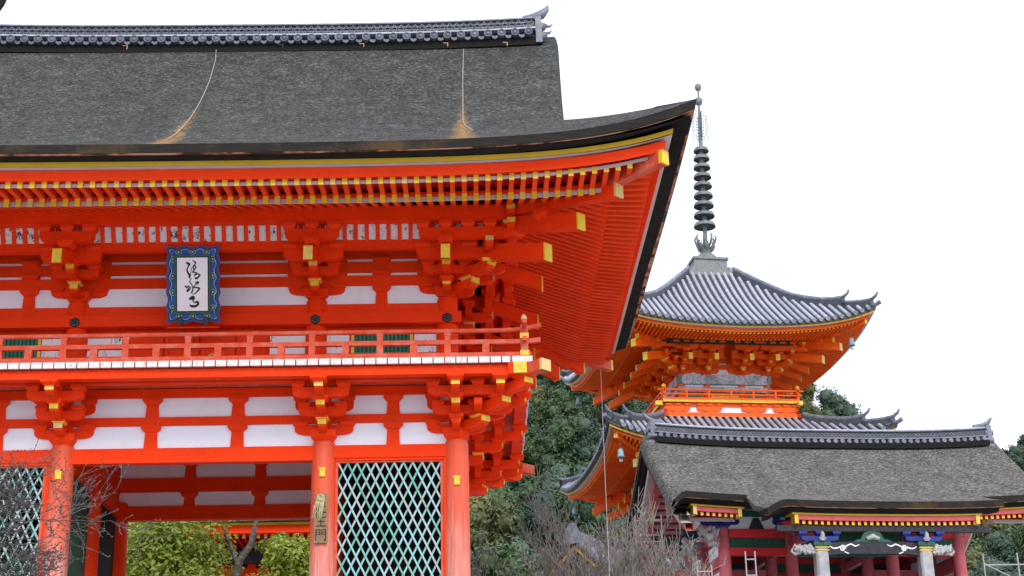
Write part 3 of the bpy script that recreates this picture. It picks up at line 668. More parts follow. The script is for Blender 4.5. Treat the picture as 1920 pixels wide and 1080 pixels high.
# snow hooks and chains on the bark
for x in (-2.25, 1.2, 3.0, 4.87, 6.2):
    part('roof_hook', MB().tube([(x-.1, 1.98, 13.93), (x, 1.98, 13.93), (x, 1.95, 13.83)], .012, 6), 'copper_strip', GATE)
def roof_y(y): return rz_(y+EO)
def chain(pts):
    bb = MB(); tot = 0
    for (x0, y0), (x1, y1) in zip(pts[:-1], pts[1:]):
        n = max(2, int(math.hypot(x1-x0, (y1-y0)*1.3)/.075))
        for q in range(n):
            y = lerp(y0, y1, q/n); x = lerp(x0, x1, q/n); y2 = lerp(y0, y1, (q+.72)/n); x2 = lerp(x0, x1, (q+.72)/n)
            bb.tube([(x, y-.02, roof_y(y)+.04), (x2, y2-.02, roof_y(y2)+.04)], .011, 5)
    return part('roof_chain', bb, 'chain_metal', GATE)
chain([(-.31, 2.2), (-.24, 1.76), (-.18, .8), (-.16, -.3), (-.15, -1.5), (-.15, -3.3)])
chain([(5.22, 2.1), (5.2, .8), (5.2, -1.7), (5.24, -2.1), (5.4, -2.6)])
# thin cord hanging from the far right corner of the eave
part('hanging_cord', MB().tube([(8.55, 8.6, 8.35), (8.55, 8.62, 5.5), (8.56, 8.6, 2.5), (8.57, 8.6, .2)], .009, 6), 'pale_board', GATE)
# ================================================================ name plaque hanging under the upper eave
def stroke(b, pts, ws, y, sc, mi=0, sub=8):
    """brush stroke: Catmull-Rom through pts (local x,z) with varying width, laid flat at depth y"""
    P = [Vector((p[0], p[1])) for p in pts]; out = []; W = []
    for i in range(len(P)-1):
        p0, p1, p2, p3 = P[max(i-1, 0)], P[i], P[i+1], P[min(i+2, len(P)-1)]
        for q in range(sub):
            t = q/sub; out.append(.5*((2*p1)+(p2-p0)*t+(2*p0-5*p1+4*p2-p3)*t*t+(-p0+3*p1-3*p2+p3)*t**3)); W.append(lerp(ws[i], ws[i+1], t))
    out.append(P[-1]); W.append(ws[-1]); vs = []
    for i, p in enumerate(out):
        t = (out[min(i+1, len(out)-1)]-out[max(i-1, 0)]); n = Vector((-t.y, t.x)); n = n.normalized() if n.length > 1e-9 else Vector((1, 0))
        for s in (1, -1): q = p+n*W[i]/2*s; vs.append((q.x*sc, y, q.y*sc))
    b.add(vs, [(2*i, 2*i+1, 2*i+3, 2*i+2) for i in range(len(out)-1)], mi)
    for p, wd in ((out[0], W[0]), (out[-1], W[-1])):
        b.add([((p.x+wd/2*math.cos(a))*sc, y-.0004, (p.y+wd/2*math.sin(a))*sc) for a in lin(0, 2*PI, 11)[:-1]], [tuple(range(10))], mi)
PW, PH = 1.0, 1.46
PLQ = thing('name_plaque', 'blue wavy-edged name plaque with black brush writing on white, under the gate eave', 'plaque', (-.055, -.42, 6.60))
PLQ.rotation_euler = (math.radians(17), 0, 0); PLQ.scale = (1, 1, 1.0)
def wavy(hw, hh, amp, y0, y1, cz):
    pts = []; n = 40
    def wv(t, k): return amp*(math.cos(2*PI*k*t))
    for i in range(n): t = i/n; pts.append((lerp(-hw, hw, t), -hh + wv(t, 3)))
    for i in range(n): t = i/n; pts.append((hw - wv(t, 5), lerp(-hh, hh, t)))
    for i in range(n): t = i/n; pts.append((lerp(hw, -hw, t), hh - wv(t, 3)))
    for i in range(n): t = i/n; pts.append((-hw + wv(t, 5), lerp(hh, -hh, t)))
    return MB().prism([(p[0], p[1]+cz) for p in pts], y1, y0, 'y')
paint('plaque_blue', (.018, .085, .42), .2, .5, (.04, .1, .36), .4, (.5, .7), 9); paint('plaque_purple', (.06, .07, .30), .2, .5)
paint('plaque_deep', (.006, .05, .045), .2, .5); paint('plaque_pale', (.36, .58, .48), .15, .5); paint('plaque_green', (.03, .11, .07), .2, .5)
paint('plaque_white', (.88, .87, .90), .03, .6)
CZ_ = PH/2
part('outer_frame', wavy(PW/2+.005, PH/2+.005, -.018, .0, .03, CZ_), 'plaque_blue', PLQ)
part('frame_border', wavy(PW/2-.018, PH/2-.018, -.018, -.012, -.0005, CZ_), 'plaque_purple', PLQ)
part('frame_field', wavy(PW/2-.042, PH/2-.042, -.02, -.026, -.0125, CZ_), 'plaque_deep', PLQ)
part('frame_band', wavy(PW/2-.066, PH/2-.066, -.022, -.034, -.0265, CZ_), 'plaque_pale', PLQ)
part('frame_inner', wavy(PW/2-.078, PH/2-.078, -.022, -.040, -.0345, CZ_), 'plaque_blue', PLQ)
def cloud(sx):
    b = MB(); b.rev([(.062, 0), (.06, -.006), (.05, -.007)], 14, 0, axis='y'); b.rev([(.05, -.0075), (.045, -.010)], 14, 1, axis='y'); b.rev([(.024, -.0105), (.015, -.016), (.002, -.018)], 10, 0, axis='y'); return b
cm = cloud(1).mesh('frame_motif', ['plaque_pale', 'ink'])
for z in (.25, .55, .87, 1.19):
    for s in (-1, 1): put('frame_motif', cm, PLQ, (s*(PW/2-.115), -.041, z+.02), scale=(.72, 1, 1))
for x in (-.27, 0, .27):
    for z in (.11, PH-.11): put('frame_motif', cm, PLQ, (x, -.041, z), scale=(1, 1, .72))
IW, IH = .585, 1.03; ICZ = CZ_-.005
part('inner_moulding', MB().box(-IW/2-.055, IW/2+.055, -.075, -.0405, ICZ-IH/2-.055, ICZ+IH/2+.055), 'plaque_green', PLQ)
part('inner_moulding', MB().box(-IW/2-.022, IW/2+.022, -.079, -.0755, ICZ-IH/2-.022, ICZ+IH/2+.022), 'ink', PLQ)
pn = part('writing_panel', MB().box(-IW/2, IW/2, -.084, -.0795, ICZ-IH/2, ICZ+IH/2), 'plaque_white', PLQ)
# brush writing; pixel-like units measured on the panel (330 wide, 570 high, origin top left at 348,268)
def S(*p): return [((x-514)/330*IW, ICZ + (555-y)/570*IH) for x, y in p]
b = MB(); yk = -.0855; u = IW/330
for pts, ws in (
    (((455, 328), (472, 335), (480, 345), (468, 370), (456, 400), (462, 425), (478, 450), (484, 485)), (20, 26, 22, 12, 14, 18, 20, 14)),
    (((484, 488), (492, 465), (500, 420), (512, 375), (535, 350), (548, 325), (520, 302)), (14, 9, 6, 7, 10, 16, 9)),
    (((540, 352), (552, 375), (530, 395), (525, 370), (545, 355)), (9, 14, 12, 9, 8)),
    (((540, 398), (518, 425), (545, 428), (558, 440), (535, 462), (572, 445), (592, 460), (580, 478), (545, 492), (572, 498)), (10, 14, 12, 16, 12, 12, 20, 14, 14, 10)),
    (((505, 492), (490, 515), (488, 535), (508, 560), (520, 600), (508, 640), (496, 650)), (6, 8, 10, 10, 12, 14, 6)),
    (((436, 572), (452, 590), (470, 574), (480, 590), (456, 630), (490, 608), (500, 580)), (12, 16, 10, 14, 18, 8, 6)),
    (((545, 545), (570, 532), (578, 542), (545, 565), (530, 590), (558, 590), (588, 600), (570, 630), (540, 655), (512, 662)), (10, 18, 14, 9, 12, 12, 20, 14, 10, 6)),
    (((488, 712), (510, 690), (528, 692), (505, 715), (535, 705), (520, 735), (540, 748), (568, 745), (574, 770), (545, 790), (510, 790), (490, 780)), (22, 18, 22, 18, 14, 10, 14, 24, 22, 24, 26, 16))):
    q = S(*pts); stroke(b, q, [x_*u*1.1 for x_ in ws], yk, 1)
    yk -= .0006
part('brush_writing', b, 'ink', pn)
for x in (-.25, .25): part('hanger_bracket', MB().prism([(x-.05, .1), (x-.05, -.02), (x, -.09), (x+.05, -.02), (x+.05, .1)], -.07, .02, 'y'), 'black_metal', PLQ)
part('plaque_ledge', MB().box(-.5, .5, -.1, .05, -.12, -.095), 'vermilion', PLQ)
# ================================================================ wooden name board on the column
SGN = thing('wooden_name_board', 'narrow weathered wooden name board fixed to the column left of the lattice', 'sign board', (2.466, -.262, 2.29))
part('board', MB().box(-.122, .122, -.02, .02, 0, .93), 'bare_wood', SGN)
b = MB(); yk = -.022
def G(cx, cz, s, strokes):
    for pts, w_ in strokes: stroke(b, [(cx+(x-.5)*s, cz+(.5-z_)*s) for x, z_ in pts], [w_*s*1.25]*len(pts), yk, 1, sub=3)
# 仁 王 門
G(-.0, .645, .2, [(((.34, .02), (.22, .3), (.04, .52)), .085), (((.2, .36), (.2, .98)), .085), (((.46, .3), (.9, .3)), .085), (((.4, .86), (.98, .86)), .09)])
G(.0, .40, .2, [(((.12, .1), (.88, .1)), .085), (((.2, .48), (.82, .48)), .08), (((.04, .92), (.98, .92)), .09), (((.5, .1), (.5, .92)), .085)])
G(.0, .15, .21, [(((.08, .04), (.08, 1.)), .08), (((.08, .05), (.42, .05)), .07), (((.42, .05), (.42, .48)), .07), (((.08, .26), (.42, .26)), .06), (((.08, .47), (.42, .47)), .06),
                 (((.92, .04), (.92, .98), (.8, .93)), .08), (((.58, .05), (.92, .05)), .07), (((.58, .05), (.58, .48)), .07), (((.58, .26), (.92, .26)), .06), (((.58, .47), (.92, .47)), .06)])
part('board_writing', b, 'ink', SGN)
STR = thing('straw_charm', 'small dry straw knot hung at the top of the wooden name board', 'straw ornament', (2.45, -.30, 3.1))
b = MB(); rs = random.Random(3)
for i in range(26):
    x = rs.uniform(-.06, .06); l = rs.uniform(.12, .42)
    b.tube([(x, 0, .1), (x*1.3+.01, -.02, .02), (x*1.4+rs.uniform(-.04, .03)-.03, -.015, -l*.5), (x*1.2-.05+rs.uniform(-.06, .03), -.01, -l)], [.007, .008, .007, .004], 4)
b.tube([(-.06, .0, .06), (0, -.03, .1), (.07, -.02, .04), (.05, -.035, -.02), (-.05, -.03, 0), (-.06, 0, .06)], .016, 6); part('straw', b, 'straw', STR)
# ================================================================ three-storey pagoda behind
PAG = thing('pagoda', 'bright orange three-storey pagoda with grey tiled roofs and a tall bronze spire', 'pagoda', (15.786, 36.91, 0), .111)
VB = 'vermilion_bright'
k = N('patterned_beam', .6, .3)
vo = k.n.new('ShaderNodeTexVoronoi'); vo.inputs['Scale'].default_value = 11; k.L(k.pos, vo.inputs['Vector'])
c = k.ramp(k.rng(vo.outputs['Distance'], 0, .7), [(.2, (.66, .67, .68)), (.38, (.22, .27, .45)), (.6, (.34, .39, .42)), (.8, (.55, .57, .60))])
k.col(k.mix(k.math('MULTIPLY', k.rng(k.noise(1.2, 2), .5, .6), .5), c, (.06, .2, .12)))
k = N('pan_tile', .5, .45)
wv = k.n.new('ShaderNodeTexWave'); wv.bands_direction = 'Z'; wv.inputs['Scale'].default_value = 2.6; wv.inputs['Distortion'].default_value = 1.2; wv.inputs['Detail Scale'].default_value = 3; k.L(k.pos, wv.inputs['Vector'])
k.col(k.mix(k.noise(6, 4), k.ramp(wv.outputs[0], [(.2, (.012, .013, .017)), (.8, (.07, .072, .085))]), (.03, .031, .038))); k.bump(wv.outputs[0], .7, .05)
paint('netting', (.035, .05, .05), .2, .9)
RT = lambda i, p: (lambda x, y, z: ((x, y, z), (-y, x, z), (-x, -y, z), (y, -x, z))[i])(*p)      # quarter turns: 0 front, 1 right, 2 back, 3 left
def shift(items, dz): return [(i[0],) + tuple(v+dz if (i[0], n) in {('arm', 3), ('nose', 2), ('block', 3), ('tail', 2), ('tail', 4)} else v for n, v in enumerate(i) if n) for i in items]
def storey(ze, a, bh, cols, faces, btop, tile_tops=True, rows_on=(0, 3), hidden=False, A=.85, run=4.55, sa=.62, sb=.05):
    """ze mid eave height, a half eave, bh half body, cols column offsets, faces on which brackets are built"""
    G = PAG
    def cz(d, q=1.6, AA=A): return AA*math.exp(-max(d, 0)/q)
    def fl(d): return .12*math.exp(-max(d, 0)/1.4)
    def sz(t): return ze + .08 + sa*t + sb*t*t
    def surf(u, t):
        lim = a-t; s = math.copysign(abs(u)**.8, u); X = s*lim; d = lim-abs(X)
        k_ = max(0, 1-t/2.6)**1.15; f_ = fl(d)*math.exp(-t)
        return (X+math.copysign(f_*abs(s)**4, X), -(lim+f_), sz(t)+cz(d)*k_)
    tt = lin(0, run, 19)
    for i in range(4):
        b = MB(); b.grid(lambda u, t: RT(i, surf(u, t)), lin(-1, 1, 41), tt); part('roof_slope', b, 'pan_tile', G)
    # cover-tile rows
    n = int(a/.292)
    for i in rows_on:
        for j in range(-n, n+1):
            X = j*.292; te = min(a-abs(X)-.12, run)
            if te < .12: continue
            def P(t):
                lim = a-t; d = lim-abs(X); f_ = fl(d)*math.exp(-t)
                return Vector((X, -(lim+f_), sz(t)+cz(d)*max(0, 1-t/2.6)**1.15+.03))
            b = MB(); ts_ = lin(-.03, te, max(4, int(te/.3)+2)); b2 = MB()
            b.tube([RT(i, P(t)) for t in ts_], [.078]*len(ts_), 8, 0)
            p0 = P(-.035); b2.rev([(.095, -.03), (.095, .02)], 10, 0, (0, 0, 0), axis='y'); b2.v = [RT(i, (v[0]+p0.x, v[1]+p0.y, v[2]+p0.z)) for v in b2.v]
            trw = put('tile_row', b.mesh('tile_row', 'roof_tile_pale'), G); put('tile_disc', b2.mesh('tile_disc', 'roof_tile'), trw)
    # swept eave members
    def sweep(name, sect, m, AA, kind=None):
        for i in range(4):
            def fn(u, j):
                o, z = sect[j % len(sect)]; s = math.copysign(abs(u)**.75, u); d = o*(1-abs(s)); f_ = fl(d); h = o+f_
                return RT(i, (s*h, -h, ze+z+cz(h*(1-abs(s)), 1.6, AA)))
            part(name, MB().grid(fn, lin(-1, 1, 41), list(range(len(sect)+1)), smooth=False, flip=True), m, G)
    sweep('tile_edge', [(a-.02, .10), (a-.03, -.03), (a-.35, .0), (a-.35, .12)], 'roof_tile_dark', A)
    sweep('yellow_eave_board', [(a-.10, .0), (a-.09, -.085), (a-.32, -.09), (a-.32, .0)], 'yellow_board', A*.92)
    sweep('pale_eave_board', [(a-.10, -.087), (a-.33, -.092), (a-.33, -.1), (a-.105, -.1)], 'pale_board', A*.92)
    sweep('kayaoi_beam', [(a-.27, -.1), (a-.28, -.235), (a-.45, -.22), (a-.45, -.1)], VB, A*.88)
    sweep('kioi_beam', [(a-1.42, -.02), (a-1.43, -.1), (a-1.6, -.1), (a-1.6, -.02)], VB, A*.4)
    # rafters (too fine to pick apart at this distance): one mesh per eave
    dro = a-5.5
    for i in (0, 1, 3):
        b = MB(); SPc = .168; nn = int(a/SPc)
        for j in range(-nn, nn+1):
            X = j*SPc; hip = abs(X)
            for o1, o0, z1, sl, AA, hh in ((a-.36, a-1.62, -.29, .12, A*.86, .11), (a-1.44, bh+.7, -.22, .36, A*.38, .1)):
                oi = max(o0, hip+.05)
                if o1-oi < .1: continue
                d = o1-hip; wz = lambda o: ze+z1+(o1-o)*sl+cz(d, 1.6, AA)*max(0, (o-(bh+.7))/(o1-bh-.7))
                w2 = .042
                v = [RT(i, (X+sx*w2, -o, wz(o)+kk)) for o in (o1, oi) for sx, kk in ((-1, 0), (1, 0), (1, hh), (-1, hh))]
                b.add(v, [(7, 6, 5, 4), (0, 4, 5, 1), (1, 5, 6, 2), (2, 6, 7, 3), (3, 7, 4, 0)], 0); b.add(v[:4], [(0, 1, 2, 3)], 1)
        part('rafter_rows', b, [VB, 'gold'], G)['kind'] = 'stuff'
        for o1, o0, z1, sl, AA in ((a-.3, a-1.65, -.17, .12, A*.86), (a-1.4, bh+.3, -.11, .36, A*.38)):
            def fn(u, t):
                o = lerp(o1, o0, t); s = math.copysign(abs(u)**.8, u); d = o*(1-abs(s))
                return RT(i, (s*o, -o, ze+z1+(o1-o)*sl+cz(d, 1.6, AA)*max(0, (o-(bh+.7))/(o1-bh-.7))))
            part('eave_soffit', MB().grid(fn, lin(-1, 1, 31), lin(0, 1, 4), smooth=False), VB, G)
    # hip rafters and hip ridges
    for i in range(4):
        for o0, o1, z0, z1, wd, h in ((bh+.6, a-1.35, .35, -.12, .16, .2), (a-2.0, a-.28, .0, .38*A/.85, .15, .2)):
            b = MB().bar((-o0, -o0, ze+z0), (-o1, -o1, ze+z1), wd, h); b.v = [RT(i, v) for v in b.v]; hr = part('hip_rafter', b, VB, G)
            b = MB().bar((-o1, -o1, ze+z1), (-o1-.02, -o1-.02, ze+z1), wd+.01, h+.01); b.v = [RT(i, v) for v in b.v]; part('gold_cap', b, 'gold', hr)
        def H(t, up=0): p = surf(-1, t); return (p[0], p[1], p[2]+up)
        for nm, t0, t1, hgt, rr in (('hip_ridge', .95, run-.05, .24, .1), ('hip_ridge', .12, 1.0, .16, .085)):
            tl = lin(t0, t1, 12); b = MB()
            def sec(t, j):
                p = H(t); up = hgt*(1+.55*max(0, 1-(t-t0)/.7)**2); q = .075
                return RT(i, (p[0]-q*(1 if j in (0, 1) else -1)*.7, p[1]+q*(1 if j in (0, 1) else -1)*.7, p[2]+(up if j in (1, 2) else -.05)))
            b.grid(sec, tl, [0, 1, 2, 3], smooth=False)
            b.tube([RT(i, H(t, hgt*(1+.55*max(0, 1-(t-t0)/.7)**2)+.03)) for t in tl], rr, 8, 1)
            p = H(t0); up = hgt*1.55
            b.add([RT(i, (p[0]+sx, p[1]-sx, p[2]+zz)) for sx, zz in ((-.13, -.08), (.13, -.08), (.16, .12), (.1, up+.03), (-.1, up+.03), (-.16, .12))], [(0, 1, 2, 3, 4, 5)], 0)
            b.tube([RT(i, q_) for q_ in ((p[0]+.15, p[1]+.15, p[2]+up+.02), (p[0]-.02, p[1]-.02, p[2]+up+.06), (p[0]-.14, p[1]-.14, p[2]+up+.16), (p[0]-.2, p[1]-.2, p[2]+up+.3))], [.07, .075, .06, .035], 8, 1)
            hrg = part(nm, b, ['roof_tile_dark', 'roof_tile'], G)
        p = H(0); b = MB().tube([RT(i, q_) for q_ in ((p[0]+.35, p[1]+.35, p[2]-.0), (p[0], p[1], p[2]+.06), (p[0]-.12, p[1]-.12, p[2]+.14))], [.085, .09, .1], 8)
        part('corner_tile', b, 'roof_tile', G)
    # purlin, brackets, walls
    dz = btop - 7.215; pz = 8.36+dz; po = bh+1.26
    for i in range(4):
        b = MB().box(-po-.3, po+.3, -po-.09, -po+.09, pz, pz+.28); b.v = [RT(i, (v[0], v[1], v[2]+(.002 if i % 2 else 0))) for v in b.v]; part('outer_purlin', b, VB, G)
        b = MB().box(-po+.4, po-.4, -po-.12, -po-.095, pz-.17, pz+.04); b.v = [RT(i, v) for v in b.v]; part('eave_netting', b, 'netting', G)
        for z0, z1 in ((7.5, 7.70), (7.775, 7.99), (8.065, 8.36)):
            b = MB().box(-bh-.1, bh+.1, -bh-.07, -bh+.07, z0+dz, z1+dz); b.v = [RT(i, (v[0], v[1], v[2]+(.002 if i % 2 else 0))) for v in b.v]; part('tie_beam', b, VB, G)
        b = MB().box(-bh, bh, -bh-.01, -bh+.03, btop-2.4, btop+1.3); b.v = [RT(i, v) for v in b.v]; part('plaster_wall', b, 'plaster', G)
        b = MB().add([RT(i, p) for p in ((-po, -po, pz+.05), (po, -po, pz+.05), (bh, -bh, pz-.05), (-bh, -bh, pz-.05))], [(0, 1, 2, 3)]); part('bracket_ceiling', b, VB, G)
    sh = lambda it: shift(it, dz)
    QRr = (0, QR, PI, -QR)
    for i in faces:
        for c0 in cols[1:-1]:
            p = RT(i, (c0, -bh, btop)); bset(G, *p, QRr[i], .44, .17, [(0, sh(up_items()))], VB)
    for i in sorted(set(faces) | {(f-1) % 4 for f in faces if (f-1) % 4 in faces or True}):
        p = RT(i, (bh, -bh, btop)); bset(G, *p, QRr[i], .44, .17, [(0, sh(up_items(.7, True))), (QR, sh(up_items())), (QR/2, sh(up_diag))], VB)
    return surf
UPS = storey(17.07, 5.5, 1.85, (-1.85, -.75, .75, 1.85), (0, 3, 1), 16.0)
storey(12.02, 5.78, 2.05, (-2.05, -.8, .8, 2.05), (3,), 10.95, rows_on=(0, 3), run=2.85, sa=.5, sb=.04)
storey(7.0, 6.05, 2.3, (-2.3, -.9, .9, 2.3), (), 5.93, rows_on=(0,), run=2.9, sa=.5, sb=.04)
for zt, bh, nm in ((16.0, 1.85, 0), (10.95, 2.05, 1), (5.93, 2.3, 2)):
    for x in (-bh, -.75, .75, bh):
        for i in range(4):
            p = RT(i, (x, -bh, 0))
            if abs(x) == bh and x < 0: continue
            put('column', shared(('pagoda_column', nm), lambda: MB().rev([(.15, 0), (.15, 2.3), (.13, 2.35)], 16), VB), PAG, (p[0], p[1], zt-2.35))
    for i in range(4):
        for z0, z1, y_, m in ((-.4, 0, .17, 'patterned_beam'), (-.74, -.52, .165, 'patterned_beam'), (-.52, -.4, .02, 'plaster'), (-1.5, -.74, .03, VB)):
            b = MB().box(-bh-.17+(.17-y_), bh+.17-(.17-y_), -bh-y_, -bh+.02, zt+z0, zt+z1-.002); b.v = [RT(i, (v[0], v[1], v[2]+(.001 if i % 2 else 0))) for v in b.v]
            part('wall_beam', b, m, PAG)
        for x in (-1.3, 1.3):
            b = MB().box(x-.3, x+.3, -bh-.06, -bh, zt-1.4, zt-.8); b.v = [RT(i, v) for v in b.v]; part('window', b, 'green_paint', PAG)
        b = MB().box(-.6, .6, -bh-.07, -bh, zt-1.5, zt-.78); b.v = [RT(i, v) for v in b.v]; part('door', b, 'gold', PAG)
# balcony of the two upper storeys
def balcony(zf, h):
    for i in range(4):
        T = lambda b: setattr(b, 'v', [RT(i, v) for v in b.v]) or b
        e = .001*i
        part('balcony_beam', T(MB().box(-h+.12, h-.12, -h+.12, -h+.3, zf-.14, zf-.002-e)), VB, PAG)
        part('balcony_beam', T(MB().box(-h+.02, h-.02, -h+.02, -h+.22, zf-.62, zf-.44-e)), VB, PAG)
        part('balcony_plaster', T(MB().box(-h+.2, h-.2, -h+.2, -h+.26, zf-.45, zf-.1)), 'plaster', PAG)
        for x in (-2.3, -.95, .95, 2.3):
            b = MB(); q = boat(1.05, .2, .14); b.add([(v[0]+x, v[1]-h+.16, v[2]+zf-.36) for v in q.v], q.f)
            part('bracket_arm', T(b), VB, PAG)
            b = MB()
            for xx in (-.4, 0, .4): q = masu(.24, .1); b.add([(v[0]+x+xx, v[1]-h+.16, v[2]+zf-.16) for v in q.v], q.f)
            b.prism([(x-.22, zf-.44), (x+.22, zf-.44), (x+.1, zf-.34), (x-.1, zf-.34)], -h+.1, -h+.2, 'y')
            part('bracket_blocks', T(b), VB, PAG)['kind'] = 'stuff'
        part('balcony_floor', T(MB().box(-h, h, -h, -h+1.1, zf, zf+.1)), VB, PAG)
        b = MB(); x = -h+.03
        while x < h-.1: b.box(x, x+.155, -h-.012, -h+.02, zf-.004, zf+.105); x += .175
        part('plank_ends', T(b), 'gold', PAG)['kind'] = 'stuff'
        for nm, z0, z1, w_, ex in (('bottom_rail', .13, .21, .05, 0), ('middle_rail', .33, .39, .035, .16), ('top_rail', .52, .59, .035, .26)):
            part(nm, T(MB().box(-h+.1-ex, h-.1+ex, -h+.1-w_, -h+.1+w_, zf+z0+e, zf+z1+e)), VB, PAG)
        for x in lin(-h+.1, h-.1, 7)[1:-1]: part('rail_post', T(MB().box(x-.04, x+.04, -h+.06, -h+.14, zf+.1, zf+.52)), VB, PAG)
        cpst = part('corner_post', T(MB().box(-h+.04, -h+.16, -h+.04, -h+.16, zf+.1, zf+.68)), VB, PAG)
        part('gold_cap', T(MB().rev([(.09, zf+.66), (.1, zf+.72), (.03, zf+.8)], 8, 0, (-h+.1, -h+.1, 0)).box(-h-.28, -h+.0, -h+.02, -h+.2, zf-.14, zf+.04)), 'gold', cpst)
balcony(14.54, 2.95)
balcony(9.45, 3.15)
part('lower_body', MB().box(-2.25, 2.25, -2.25, 2.25, 0, 3.6), 'plaster', PAG)
part('stone_base', MB().box(-4.2, 4.2, -4.2, 4.2, -.6, .05), 'roof_tile_pale', PAG)
# ---- spire
def sp(name, prof, n=20, m='bronze', par=None, **kw): return part(name, MB().rev(prof, n, **kw), m, par)
b = MB().box(-1.08, 1.08, -1.08, 1.08, 20.6, 21.15).box(-.86, .86, -.86, .86, 21.15, 21.36).box(-.74, .74, -.74, .74, 21.36, 21.78).box(-.8, .8, -.8, .8, 21.74, 21.85)
SPI = part('spire', MB().rev([(.1, 21.8), (.1, 27.4), (.085, 28.8), (.055, 29.5), (.045, 30.4), (.012, 30.7), (.004, 31.0)], 12), 'bronze', PAG, loc=(-.30, 0, 0), ry=.0185)
part('spire_base', b, 'bronze', SPI)
sp('dome', [(.5, 21.85), (.5, 21.95), (.46, 22.1), (.34, 22.22), (.2, 22.27)], par=SPI)
b = MB()
for L_, (r0, r1, z0, z1, n_) in enumerate(((.18, .40, 22.32, 22.75, 8), (.18, .47, 22.45, 23.12, 8))):
    for q in range(n_):
        a_ = 2*PI*(q+.5*L_)/n_; ca, sa = math.cos(a_), math.sin(a_)
        b.tube([(ca*r0, sa*r0, z0), (ca*r1*.85, sa*r1*.85, lerp(z0, z1, .45)), (ca*r1*1.02, sa*r1*1.02, lerp(z0, z1, .8)), (ca*r1*.92, sa*r1*.92, z1), (ca*r1*.8, sa*r1*.8, z1-.06)], [.04, .06, .045, .03, .015], 6)
b.rev([(.16, 22.2), (.26, 22.35), (.22, 22.5), (.1, 22.9)], 14); part('lotus', b, 'bronze', SPI)
for q, yy in enumerate((281.6, 297, 314, 332, 349.5, 368, 386, 405, 424)):
    zz = 27.38 - (yy-281.6)*.02615; R_ = lerp(.335, .475, q/8)
    b = MB().rev([(R_+.015, zz-.09), (R_+.015, zz-.02), (R_-.03, zz+.08), (R_-.055, zz+.08), (R_-.02, zz-.03), (R_-.02, zz-.09), (R_+.015, zz-.09)], 24); b.rev([(.11, zz-.1), (.13, zz), (.11, zz+.1)], 12)
    for s_ in range(4): b.bar((0, 0, zz), (math.cos(s_*PI/2+.5)*(R_-.02), math.sin(s_*PI/2+.5)*(R_-.02), zz), .03, .02)
    part('spire_ring', b, 'bronze', SPI)
b = MB(); rs = random.Random(5)
for s_ in (0, 1):
    for sg in (-1, 1):
        for q in range(9):
            z0 = 27.9+q*.15
            ex, ey = (1, 0) if s_ == 0 else (0, 1)
            for rr in (.1, .28): b.tube([(sg*ex*rr, sg*ey*rr, z0), (sg*ex*(rr+.08), sg*ey*(rr+.08), z0+.05), (sg*ex*(rr+.06), sg*ey*(rr+.06), z0+.13)], [.016, .02, .008], 5)
        b.tube([(sg*ex*.06, sg*ey*.06, 27.85), (sg*ex*.2, sg*ey*.2, 28.0), (sg*ex*.28, sg*ey*.28, 28.4), (sg*ex*.27, sg*ey*.27, 29.1), (sg*ex*.1, sg*ey*.1, 29.4)], [.012]*5, 5)
part('water_flame', b, 'bronze', SPI)
for z_, r_ in ((29.87, .185), (30.6, .165)): sp('jewel', [(.04, z_-r_*1.25), (r_*.75, z_-r_*.8), (r_, z_), (r_*.8, z_+r_*.7), (.04, z_+r_*1.1)], 16, par=SPI)
# ---- wind bells
def bell_mesh():
    b = MB(); b.tube([(0, 0, .42), (0, 0, 0)], .01, 5, 1)
    b.rev([(.03, .02), (.085, -.01), (.11, -.08), (.12, -.22), (.15, -.32), (.138, -.33), (.11, -.24)], 14, 0); return b
bm = bell_mesh().mesh('bell', ['verdigris', 'bronze']); fm = MB().box(-.07, .07, -.006, .006, -.5, -.4).tube([(0, 0, -.15), (0, 0, -.42)], .008, 5).mesh('clapper_plate', 'verdigris')
ct, st = math.cos(.111), math.sin(.111)
for (x, y, z, lab) in ((4.72, -4.72, 16.86, 'green bronze wind bell under the right front corner of the pagoda top roof'),
                       (-5.0, 5.0, 16.95, 'green bronze wind bell under the far left corner of the pagoda top roof'),
                       (-5.3, -5.3, 11.9, 'green bronze wind bell under the left front corner of the pagoda middle roof'),
                       (-5.3, 5.3, 11.9, 'green bronze wind bell under the far left corner of the pagoda middle roof')):
    t = thing('wind_bell', lab, 'wind bell', (15.786+ct*x-st*y, 36.91+st*x+ct*y, z), .3, 'wind bells on the pagoda eaves')
    put('bell', bm, t); put('clapper_plate', fm, t)
# ================================================================ smaller west gate on the right
SMN = thing('small_gate', 'smaller purple-red gate with broad bark roof, tiled ridge and painted porch, at right', 'temple gate', (15.78, 17.0, 0), .11)
paint('plum_paint', (.55, .12, .14), .14, .6, (.55, .25, .27), .5, (.5, .75), 2, spec=.2)
paint('crimson_paint', (.68, .035, .04), .12, .6, (.40, .09, .1), .4, (.55, .8), 2, spec=.2)
paint('rose_paint', (.62, .13, .13), .12, .6, (.45, .2, .2), .5, (.5, .75), 3, spec=.2)
paint('cobalt_paint', (.01, .03, .22), .15, .5); paint('porch_green', (.018, .095, .06), .2, .6, (.2, .26, .2), .5, (.55, .7), 9)
paint('porch_dark', (.028, .028, .033), .25, .7, (.12, .12, .12), .5, (.55, .75), 6); paint('carved_white', (.46, .46, .45), .2, .7, (.16, .17, .17), .8, (.48, .62), 16)
k = N('painted_pillar', .7, .3); vo = k.n.new('ShaderNodeTexVoronoi'); vo.inputs['Scale'].default_value = 9; k.L(k.pos, vo.inputs['Vector'])
z = k.sep()[2]; orn = k.math('MULTIPLY', k.rng(vo.outputs['Distance'], .42, .3), k.rng(z, 3.9, 4.05))
